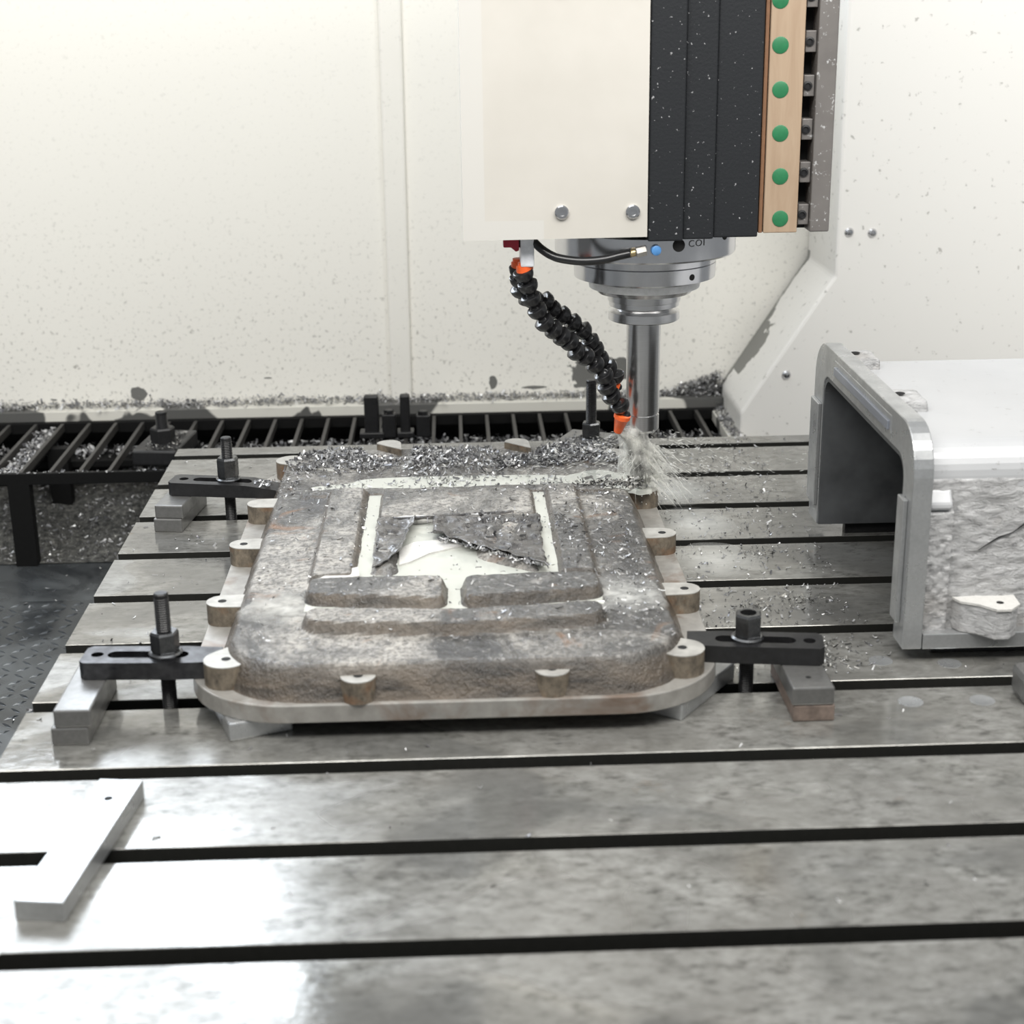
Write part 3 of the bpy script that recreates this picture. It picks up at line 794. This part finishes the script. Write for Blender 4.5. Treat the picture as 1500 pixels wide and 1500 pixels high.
# rear clamp by the cutter
stud(4.267, -1.078, .985, 'tall dark stud behind the casting near the cutter', 'chip covered nut on the stud behind the casting', .40, .15, r=.054, nr=.095)
bk = thing('clamp_strap', (4.1, -1.1, .25), 'grey chip covered clamp strap behind the casting near the cutter', 'clamp strap', 'black clamp straps holding the casting')
from_bm('strap', bm_box(3.96, 4.45, -1.38, -.80, .251, .40, .02, -.45), M_BLOCK, bk)
pkb = thing('packing_block', (4.0, -.75, 0), 'grey packing block behind the casting, under the rear clamp', 'packing block', 'packing blocks under the clamp straps')
from_bm('block', bm_box(3.95, 4.25, -.95, -.60, 0, .249, .012, -.4), M_BLOCK, pkb)
flakes('rear_clamp_chips', [(4.25+rng.gauss(0, .14), -1.2+rng.gauss(0, .14), .395) for _ in range(240)], .03, .08, M_CHIP, 'chips piled on the clamp behind the casting', 'metal chips', None, .8)
flakes('strap_chips', [(rng.uniform(1.1, 1.3), rng.uniform(-2.28, -2.1), .355) for _ in range(26)], .03, .07, M_CHIP, 'few chips on the nose of the back left strap', 'metal chips', None, .4)

# flat bar lying at the front left, small block at the right edge
fb = thing('flat_bar', (.9, -7.4, 0), 'bright flat steel bar lying at the front left of the table', 'bar')
bm = bm_box(.748, 1.02, -8.75, -7.40, 0, .12, .008, -.13, 2, (1.02, -7.40, 0))
from_bm('bar', bm, M_ALU, fb)
lathe('drill_hole', [(0, .027), (.002, .027), (.0025, 0)], M_HOLE, fb, 14, (.855, -7.62, .12), cap=False)
eb = thing('edge_block', (6.85, -6.4, 0), 'small grey steel block at the right edge of the picture', 'block')
from_bm('body', bm_box(6.70, 7.1, -6.52, -6.22, 0, .22, .05), M_BLOCK, eb)

# ------------------------------------------------------------------ channel-shaped white casting at the right
hs = thing('channel_casting', (7.6, -4.2, .1), 'pale aluminium channel shaped casting standing at the right of the table', 'casting')
def uprofile(y0, y1, zt, yi0, yi1, zi, R, r, zb=.1, n=8):
    """inverted U, near side y0, far side y1"""
    P = [(y0, zb)]
    for k in range(n+1):
        a = math.pi - math.pi/2*k/n; P.append((y0+R+R*math.cos(a), zt-R+R*math.sin(a)))
    for k in range(n+1):
        a = math.pi/2 - math.pi/2*k/n; P.append((y1-R+R*math.cos(a), zt-R+R*math.sin(a)))
    P += [(y1, zb), (yi1, zb)]
    for k in range(n+1):
        a = math.pi/2*k/n; P.append((yi1-r+r*math.cos(a), zi-r+r*math.sin(a)))
    for k in range(n+1):
        a = math.pi/2+math.pi/2*k/n; P.append((yi0+r+r*math.cos(a), zi-r+r*math.sin(a)))
    P.append((yi0, zb)); return P
prism('end_flange', uprofile(-5.725, -2.63, 1.715, -5.475, -2.94, 1.455, .34, .17), 'x', 6.09, 6.23, M_ALU, hs, bev=.008)
prism('body', uprofile(-5.58, -2.80, 1.56, -5.475, -2.94, 1.455, .22, .17), 'x', 6.23, 9.6, M_CASTW, hs)
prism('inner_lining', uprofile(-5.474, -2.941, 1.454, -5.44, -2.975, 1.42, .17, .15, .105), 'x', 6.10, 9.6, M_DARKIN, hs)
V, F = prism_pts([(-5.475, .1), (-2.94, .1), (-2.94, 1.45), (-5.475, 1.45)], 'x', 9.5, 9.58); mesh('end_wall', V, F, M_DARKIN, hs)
prism('bottom_rim', [(-5.73, .1), (-5.47, .1), (-5.47, .205), (-5.73, .215)], 'x', 6.235, 9.6, M_ALU, hs, bev=.006)
V = []; F = []; nx, nz = 110, 62
for j in range(nz+1):
    for i in range(nx+1):
        x = 6.23+3.3*i/nx; z = .19+1.20*j/nz
        y = -5.60 + .018*noise.noise((x*5, z*11, 1)) + .016*noise.noise((x*15, z*28, 2)) - .02*(1-z) + (.03 if z > 1.33 else 0)
        V.append((x, y, z))
for j in range(nz):
    for i in range(nx): F.append([j*(nx+1)+i, j*(nx+1)+i+1, (j+1)*(nx+1)+i+1, (j+1)*(nx+1)+i])
mesh('side_wall', V, F, M_ROUGH, hs, None, True)
# rough vertical pad with bright top facet
V = []; F = []; nx, nz = 14, 60
for j in range(nz+1):
    for i in range(nx+1):
        s = i/nx; z = .205+.92*j/nz
        x = 6.225+.20*s
        y = -5.655 + .022*noise.noise((x*24, z*24, 3)) + (.05 if i == nx else 0) + (.05*(j > nz-2))
        V.append((x, y, z))
for j in range(nz):
    for i in range(nx): F.append([j*(nx+1)+i, j*(nx+1)+i+1, (j+1)*(nx+1)+i+1, (j+1)*(nx+1)+i])
mesh('rough_pad', V, F, M_ROUGH, hs, None, True)
prism('pad_cap', [(-5.66, 1.115), (-5.56, 1.115), (-5.56, 1.27), (-5.60, 1.255), (-5.665, 1.16)], 'x', 6.235, 6.40, M_CASTW, hs, bev=.02)
# raised strips on the end face
prism('face_strip', [(-5.09, 1.515), (-3.33, 1.515), (-3.33, 1.655), (-5.09, 1.655)], 'x', 6.085, 6.10, M_ALU, hs, bev=.004)
prism('face_groove', [(-5.05, 1.54), (-3.37, 1.54), (-3.37, 1.61), (-5.05, 1.61)], 'x', 6.068, 6.09, mat_steel('blue_grey_groove', (.42, .45, .52), .3, .7, 3, .05, 0), hs, bev=.006)
prism('leg_strip', [(-5.63, .27), (-5.475, .27), (-5.475, 1.19), (-5.63, 1.19)], 'x', 6.055, 6.09, M_ALU, hs, bev=.008)
prism('leg_strip', [(-2.94, .27), (-2.66, .27), (-2.66, 1.19), (-2.94, 1.19)], 'x', 6.055, 6.09, M_ALU, hs, bev=.008)
def lump(name, x0, x1, y0, y1, z0, z1, mat, amp=.02):
    bm = bm_box(x0, x1, y0, y1, z0, z1, .04, 0, 3)
    bmesh.ops.subdivide_edges(bm, edges=bm.edges[:], cuts=2, use_grid_fill=True)
    for v in bm.verts:
        n = noise.noise_vector(v.co*9)*amp; v.co += Vector((n.x, n.y, n.z*.4))
    return from_bm(name, bm, mat, hs, smooth=True)
for (x, y) in ((6.36, -3.12), (6.36, -4.50)):
    lump('top_lug', x-.16, x+.12, y-.17, y+.17, 1.5, 1.66, M_ROUGH)
    lathe('lug_hole', [(0, .04), (.003, .04), (.0035, 0)], M_HOLE, hs, 14, (x-.06, y-.02, 1.672), cap=False)
# side lug near the bottom rim
P = [(6.44, -5.55), (6.50, -5.70), (6.60, -5.76), (6.70, -5.87), (6.80, -5.87), (6.88, -5.78), (6.90, -5.55)]
prism('side_lug', P, 'z', .215, .435, M_ROUGH, hs, bev=.01)
prism('lug_face', [(6.43, -5.55), (6.49, -5.705), (6.60, -5.765), (6.70, -5.88), (6.80, -5.88), (6.89, -5.785), (6.91, -5.55)], 'z', .435, .452, M_FOAM, hs)
lathe('lug_hole', [(0, .026), (.002, .026), (.0025, 0)], M_HOLE, hs, 14, (6.76, -5.75, .452), cap=False)
V, F = tube_data(smooth_path([(6.62, -5.612, .80), (6.75, -5.617, .89), (6.86, -5.612, .93), (6.97, -5.617, 1.02), (7.1, -5.61, 1.05)], 4), [.002, .003, .004, .005, .006, .006, .005, .0045, .004, .0045, .005, .005, .004, .0035, .003, .0025, .002][:17], 6)
mesh('crack', V, F, M_HOLE, hs)
for (y0, lab) in ((-5.57, 'dark spacer bar under the near leg of the channel casting'), (-2.93, 'dark spacer bar under the far leg of the channel casting')):
    sb = thing('spacer_bar', (7.9, y0, 0), lab, 'spacer bar')
    from_bm('bar', bm_box(6.35, 9.5, y0, y0+.09, 0, .0995, .008), M_BLACK, sb)

# ------------------------------------------------------------------ spindle head
HX, HY = 4.568, -2.74
hd = thing('spindle_head', (4.5, -2.4, 2.70), 'machining head with cream cover plate and charcoal casting above the part', 'spindle head')
cov = mesh('cover_plate', *prism_pts([(3.042, 2.735), (4.482, 2.742), (4.482, 7.5), (3.042, 7.5)], 'y', -3.60, -3.52), M_COVER, hd, (3.042, -3.6, 2.735))
box('cover_side', 3.05, 4.47, -3.52, -1.4, 2.76, 7.5, M_COVER, hd, .01)
for (x, z) in ((3.812, 2.945), (4.367, 2.94), (3.812, 4.6), (4.367, 4.6)):
    b_ = lathe('cap_screw', [(0, .056), (.018, .056), (.028, .046), (.03, .028), (.014, .026), (.012, 0)], M_NOSE, cov, 20, (x, -3.60, z), (0, -1, 0), cap=False)
for (x0, x1, y, zb) in ((4.492, 4.768, -3.575, 2.70), (4.770, 5.016, -3.53, 2.705), (5.018, 5.372, -3.50, 2.71)):
    box('head_casting', x0, x1, y, -1.4, zb, 7.5, M_CHAR, hd, .012)
tp = box('slide_plate', 5.422, 5.690, -3.47, -3.40, 2.735, 7.5, M_TAN, hd, .008)
box('slide_plate_backing', 5.385, 5.415, -3.455, -3.0, 2.735, 7.5, M_TANEDGE, hd, .004)
box('slide_plate_backing', 5.44, 5.70, -3.40, -3.0, 2.745, 7.5, M_TANEDGE, hd, .004)
for k in range(8):
    lathe('green_plug', [(-.004, .064), (.003, .064), (.006, .058), (.006, 0)], M_GREEN, tp, 24, (5.553-.013*k, -3.47, 2.847+.33*k), (0, -1, 0), cap=False)
    if k < 6:
        br = box('wiper_bracket', 5.705, 5.79, -3.42, -3.2, 2.79+.33*k*1.0, 2.95+.33*k, M_IRON, hd, .006)
        lathe('bracket_screw', [(0, .036), (.01, .036), (.014, .022), (.004, .02), (.004, 0)], M_BLACK, br, 14, (5.735, -3.42, 2.87+.33*k), (0, -1, 0), cap=False)
box('gap_backing', 5.69, 5.80, -3.25, -2.2, 2.74, 7.5, M_HOLE, hd, 0)
box('slide_block', 5.795, 5.950, -3.46, -2.0, 2.735, 7.5, M_IRON, hd, .012)
# spindle nose (turned rings)
sn = lathe('spindle_nose', [(2.70, .755), (2.515, .755), (2.50, .742), (2.495, .602), (2.455, .60), (2.425, .598), (2.42, .585), (2.415, .598), (2.295, .592), (2.285, .50), (2.26, .475)], M_NOSE, hd, 72, (HX, HY, 0), cap=True)
lathe('wiper_ring', [(2.262, .47), (2.25, .474), (2.20, .466), (2.195, .43)], M_RING, sn, 64, (HX, HY, 0))
lathe('nose_gauge_face', [(2.197, .432), (2.155, .395), (2.145, .33)], M_NOSE, sn, 64, (HX, HY, 0))
def oncyl(x, r): return HY-math.sqrt(max(r*r-(x-HX)**2, 0))
for (x, z, rr, m_) in ((4.752, 2.650, .040, M_HOLE), (5.164, 2.690, .034, M_HOLE), (4.90, 2.35, .02, M_HOLE)):
    r0 = .755 if z > 2.5 else .596
    y = oncyl(x, r0); d = Vector((x-HX, y-HY, 0)).normalized()
    lathe('bolt_socket', [(-.01, rr*1.3), (.002, rr*1.3), (.004, rr), (.0045, 0)], m_, sn, 18, (x, y, z), d, cap=False)
# engraved letters C O I on the nose ring
cu = bpy.data.curves.new('engraving_text', 'FONT'); cu.body = 'COI'; cu.size = .075; cu.space_character = 1.15; cu.extrude = 0
to = bpy.data.objects.new('engraving_tmp', cu); COL.objects.link(to)
bpy.context.view_layer.update()
tm = to.to_mesh()
Vt = [v.co.copy() for v in tm.vertices]; Ft = [list(p.vertices) for p in tm.polygons]; to.to_mesh_clear()
bpy.data.objects.remove(to)
tv = []
for v in Vt:
    x = 4.832 + v.x; z = 2.632+v.y; tv.append((x, oncyl(x, .757), z))
mesh('engraved_letters', tv, Ft, mat_plain('engraving_grey', (.10, .10, .10), .6), sn)

# tool holder and cutter
th = thing('tool_holder', (HX, HY, .93), 'long polished cylindrical tool holder hanging from the spindle', 'tool holder')
lathe('taper_flange', [(2.15, .31), (2.085, .308), (2.08, .296), (2.072, .296), (2.04, .296), (2.02, .245), (2.00, .238), (1.992, .30), (1.925, .303), (1.915, .285), (1.905, .15)], M_CHROME, th, 64, (HX, HY, 0))
lathe('shank', [(1.91, .146), (1.10, .1425), (1.098, .128), (1.082, .128), (1.08, .143), (.955, .143), (.93, .118)], M_CHROME, th, 48, (HX, HY, 0))
em = thing('end_mill', (HX, HY, .412), 'slim fluted end mill cutting into the casting lug', 'cutter')
V = []; F = []; n = 24; zs_ = [.412+.53*i/60 for i in range(61)]
for z in zs_:
    for k in range(n):
        a = 2*math.pi*k/n; fl_ = max(0, math.cos(4*(a)-z*26)); r = .056*(1-.32*fl_**2) if z < .82 else .056
        V.append((HX+r*math.cos(a), HY+r*math.sin(a), z))
for i in range(60):
    for k in range(n): F.append([i*n+k, i*n+(k+1) % n, (i+1)*n+(k+1) % n, (i+1)*n+k])
F.append(list(range(n-1, -1, -1))); F.append([60*n+k for k in range(n)])
mesh('flutes', V, F, M_CHROME, em, None, True)

# ------------------------------------------------------------------ coolant hoses
H1 = [(3.531, -3.35, 2.399), (3.565, -3.322, 2.299), (3.593, -3.294, 2.187), (3.649, -3.266, 2.085), (3.712, -3.238, 1.982), (3.792, -3.209, 1.918), (3.861, -3.181, 1.853), (3.925, -3.153, 1.8), (3.984, -3.125, 1.711), (4.066, -3.097, 1.662), (4.143, -3.069, 1.578), (4.216, -3.041, 1.47), (4.242, -3.012, 1.368), (4.289, -2.984, 1.282), (4.36, -2.956, 1.19)]
H2 = [(3.494, -3.2, 2.406), (3.5, -3.173, 2.323), (3.517, -3.147, 2.239), (3.579, -3.12, 2.182), (3.653, -3.093, 2.153), (3.734, -3.067, 2.129), (3.792, -3.04, 2.049), (3.879, -3.013, 1.996), (3.966, -2.987, 1.925), (4.049, -2.96, 1.848), (4.109, -2.933, 1.747), (4.152, -2.907, 1.67), (4.201, -2.88, 1.58), (4.274, -2.853, 1.501), (4.318, -2.827, 1.416)]
SEG = [(-.062, .046), (-.062, .074), (-.056, .083), (-.03, .083), (-.005, .077), (.02, .060), (.036, .042), (.050, .038), (.062, .044), (.08, .054), (.098, .050), (.11, .034)]
segmesh = None
def hose(path, nozzle, label):
    o = thing('coolant_hose', path[0], label, 'hose', 'segmented coolant hoses')
    global segmesh
    P = [Vector(p) for p in path]
    for i, p in enumerate(P):
        nx_ = P[i+1] if i < len(P)-1 else Vector(nozzle[0])
        pv = P[i-1] if i else P[0]+(P[0]-P[1])
        d = (nx_-pv).normalized()
        if segmesh is None:
            V, F = lathe_data(SEG, 20); segmesh = bpy.data.meshes.new('hose_segment')
            segmesh.from_pydata([v*U for v in V], [], F); segmesh.update(); segmesh.materials.append(M_HOSE)
            segmesh.polygons.foreach_set('use_smooth', [True]*len(segmesh.polygons)); sharpen(segmesh, .9)
        s = bpy.data.objects.new('hose_segment', segmesh); COL.objects.link(s); s.parent = o
        s.location = (p-P[0])*U; s.rotation_mode = 'QUATERNION'; s.rotation_quaternion = d.to_track_quat('Z', 'Y')
    a, b = Vector(nozzle[0]), Vector(nozzle[1]); d = (b-a); L = d.length
    lathe('nozzle', [(-.04, .060), (-.035, .072), (0, .072), (.01, .062), (L*.95, .036), (L, .034), (L, .022), (L*.8, .02)], M_ORANGE, o, 20, a, d)
    lathe('inlet_collar', [(0, .06), (.004, .068), (.07, .068), (.075, .055), (.10, .055)], M_ORANGE, o, 20, P[0]+Vector((0, 0, .02)), (0, 0, 1))
    return o
hose(H1, ((4.368, -2.935, 1.10), (4.338, -2.9, .965)), 'black segmented coolant hose in front, ending in an orange nozzle')
hose(H2, ((4.30, -2.80, 1.335), (4.32, -2.78, 1.22)), 'black segmented coolant hose running behind the front one')
mf = thing('coolant_manifold', (3.55, -3.3, 2.49), 'white coolant valve block with red lever under the head', 'valve')
box('body', 3.496, 3.604, -3.42, -3.12, 2.49, 2.735, M_WHITEP, mf, .012)
lathe('orange_seat', [(0, .058), (.05, .062), (.055, .05)], M_ORANGE, mf, 20, (3.532, -3.345, 2.44))
prism('red_lever', [(3.36, 2.735), (3.36, 2.645), (3.42, 2.645), (3.46, 2.61), (3.485, 2.62), (3.485, 2.735)], 'y', -3.40, -3.28, M_RED, mf, bev=.008)
box('lever_stem', 3.48, 3.50, -3.37, -3.31, 2.64, 2.70, M_BLACK, mf, .004)
pp = smooth_path([(3.60, -3.38, 2.69), (3.66, -3.42, 2.635), (3.735, -3.46, 2.59), (3.82, -3.50, 2.565), (3.977, -3.54, 2.55), (4.141, -3.55, 2.56), (4.27, -3.53, 2.585), (4.36, -3.51, 2.60)], 5)
V, F = tube_data(pp, .034, 12)
sh = thing('supply_hose', pp[0], 'black rubber hose curving from the valve block to the spindle nose', 'hose')
mesh('tube', V, F, M_HOSE, sh, None, True)
lathe('ferrule', [(0, .030), (.05, .030)], M_BRASS, sh, 14, (4.35, -3.515, 2.597), (1, .06, .2))
hx = lathe('coupling_nut', [(0, .036), (.006, .042), (.08, .042), (.086, .034)], M_PLATE, sh, 6, (4.405, -3.515, 2.605), (1, .06, .2), smooth=False)
lathe('blue_cap', [(-.03, .03), (0, .04), (.03, .04), (.036, .03), (.036, 0)], M_BLUE, sh, 20, (4.56, -3.505, 2.622), (.25, -1, 0), cap=False)

# ------------------------------------------------------------------ coolant jet and splashes
V = []; F = []
def add(vf):
    b = len(V); V.extend(vf[0]); F.extend([[i+b for i in f] for f in vf[1]])
noz = Vector((4.345, -2.90, .975))
for k in range(16):                                    # broad overlapping ribbons of the jet itself
    a = noz + Vector((rng.gauss(0, .01), rng.gauss(0, .01), 0))
    e = Vector((HX+rng.gauss(-.02, .05), HY-.06+rng.gauss(0, .03), rng.uniform(.46, .72)))
    m_ = (a*.45+e*.55) + Vector((rng.gauss(.03, .02), rng.gauss(0, .02), rng.uniform(.06, .15)))
    p = smooth_path([a, m_, e], 7); n_ = len(p); w = rng.uniform(.03, .06)
    add(tube_data(p, [.018+w*(i/(n_-1))**.8 for i in range(n_)], 10))
for k in range(56):                                   # strands of water thrown off the cutter
    a = Vector((HX+rng.gauss(.02, .03), HY-.05+rng.gauss(0, .03), rng.uniform(.46, .86)))
    ang = rng.choice((rng.gauss(-.15, .5), rng.gauss(-.15, .5), rng.gauss(3.3, .5))); L = rng.uniform(.10, .42)
    d = Vector((math.cos(ang), math.sin(ang)*.7-.08, rng.uniform(-.8, .15)))
    e = a+d*L; e.z = max(e.z-.35*L, .43 if e.x < 4.72 else .05)
    p = smooth_path([a, (a+e)/2+Vector((0, 0, .12*L)), e], 6); n_ = len(p); w = rng.uniform(.010, .028)
    add(tube_data(p, [w*(1-i/(n_-1))+.0008 for i in range(n_)], 6))
for k in range(36):                                    # thin ligaments
    a = Vector((HX+rng.gauss(.02, .05), HY-.04+rng.gauss(0, .05), rng.uniform(.45, .85)))
    ang = rng.gauss(-.1, 1.0); L = rng.uniform(.08, .5)
    d = Vector((math.cos(ang), math.sin(ang)*.8-.1, rng.uniform(-.9, .35)))
    e = a+d*L; e.z = max(e.z-.25*L, .42 if e.x < 4.7 else .02)
    p = smooth_path([a, (a+e)/2+Vector((0, 0, .08*L)), e], 4); n_ = len(p); w = rng.uniform(.001, .0035)
    add(tube_data(p, [w*(1-.8*i/(n_-1)) for i in range(n_)], 5))
jet = mesh('coolant_jet', V, F, M_SPRAY, None, noz, True); tag(jet, 'white coolant jet spraying from the nozzle over the cutter', 'coolant spray', None, 'stuff')
V = []; F = []
for k in range(1100):
    ang = rng.uniform(0, 6.283); L = abs(rng.gauss(0, .55))+.08
    c = Vector((HX+L*math.cos(ang)*1.2, HY+L*math.sin(ang)*.6-.05, .50+rng.uniform(0, .55)*math.exp(-L)))
    s = rng.uniform(.002, .006); st = rng.uniform(1.0, 7.0); d = Vector((math.cos(ang), math.sin(ang)*.5, rng.uniform(-.6, .4))).normalized()
    add(tube_data([c-d*s*st, c, c+d*s*st], [s*.2, s, s*.2], 4))
dr = mesh('coolant_droplets', V, F, M_SPRAY, None, (HX, HY, .5)); tag(dr, 'fine coolant droplets flying around the cutter', 'coolant drops', None, 'stuff')
# thin coolant films on the table and freshly cut face
def puddle(cx, cy, rx, ry, z, mat, label, seed, n=48, amp=.35):
    P = []
    for k in range(n):
        a = 2*math.pi*k/n; q = 1+amp*noise.noise((math.cos(a)*1.7+seed, math.sin(a)*1.7, seed))
        P.append((cx+rx*q*math.cos(a), cy+ry*q*math.sin(a), z))
    P.append((cx, cy, z+.001))
    o = mesh('coolant_puddle', P, [[k, (k+1) % n, n] for k in range(n)], mat, None, (cx, cy, z), True)
    return tag(o, label, 'coolant', 'coolant puddles', 'stuff')
puddle(5.02, -2.58, .46, .42, .004, M_MIST, 'milky coolant film on the table rail right of the cutter', 1)
puddle(5.1, -3.5, .44, .42, .004, M_MIST, 'thin coolant film on the second rail right of the cutter', 2)
puddle(4.98, -1.6, .42, .42, .004, M_MIST, 'coolant splash on the rail behind the cutter', 3)
puddle(2.95, -2.62, 1.35, .33, .4165, M_COOLANT, 'broad milky coolant strip on the milled back of the casting', 12, 96, .25)
puddle(1.72, -5.62, .30, .36, .509, M_MIST2, 'milky coolant patch on the front left shoulder of the casting', 21)
puddle(4.12, -5.55, .30, .40, .509, M_MIST2, 'milky coolant patch on the front right shoulder of the casting', 25)
puddle(4.22, -2.55, .36, .30, .418, M_COOLANT, 'milky coolant washing over the casting edge left of the cutter', 6)
puddle(4.55, -2.80, .13, .15, .411, M_COOLANT, 'foaming coolant on the lug face below the cutter', 4)

# ------------------------------------------------------------------ chips on the table
pts = []
while len(pts) < 1500:
    x = rng.uniform(4.75, 6.05) if rng.random() < .55 else rng.uniform(.1, 9)
    y = rng.uniform(-5.9, .2) if x > 4.5 else rng.uniform(-6.9, .2)
    if (y % 1) > 1-SW: continue
    if 1.0 < x < 4.8 and -6.8 < y < -1.1: continue
    if .2 < x < 1.1 and (-6.7 < y < -5.8 or -2.45 < y < -1.6): continue
    if x > 6.05 and -5.8 < y < -2.6: continue
    pts.append((x, y, 0))
for _ in range(70): 
    x, y = rng.uniform(0.3, 9), rng.uniform(-9.5, -6.2)
    if (y % 1) > 1-SW or (.6 < x < 1.1): continue
    pts.append((x, y, 0))
flakes('table_chips', pts, .018, .055, M_CHIP, 'loose aluminium chips scattered over the table rails', 'metal chips', None, .45)
pts = []
for (cx, cy, n_) in ((5.55, -5.35, 90), (5.62, -5.68, 80), (5.5, -3.4, 60), (5.65, -4.5, 70), (5.3, -4.6, 50)):
    for _ in range(n_): pts.append((cx+rng.gauss(0, .12), cy+rng.gauss(0, .07), 0))
flakes('table_chip_clumps', pts, .02, .06, M_CHIPD, 'small clumps of dark swarf on the rails right of the casting', 'metal chips', None, .5)
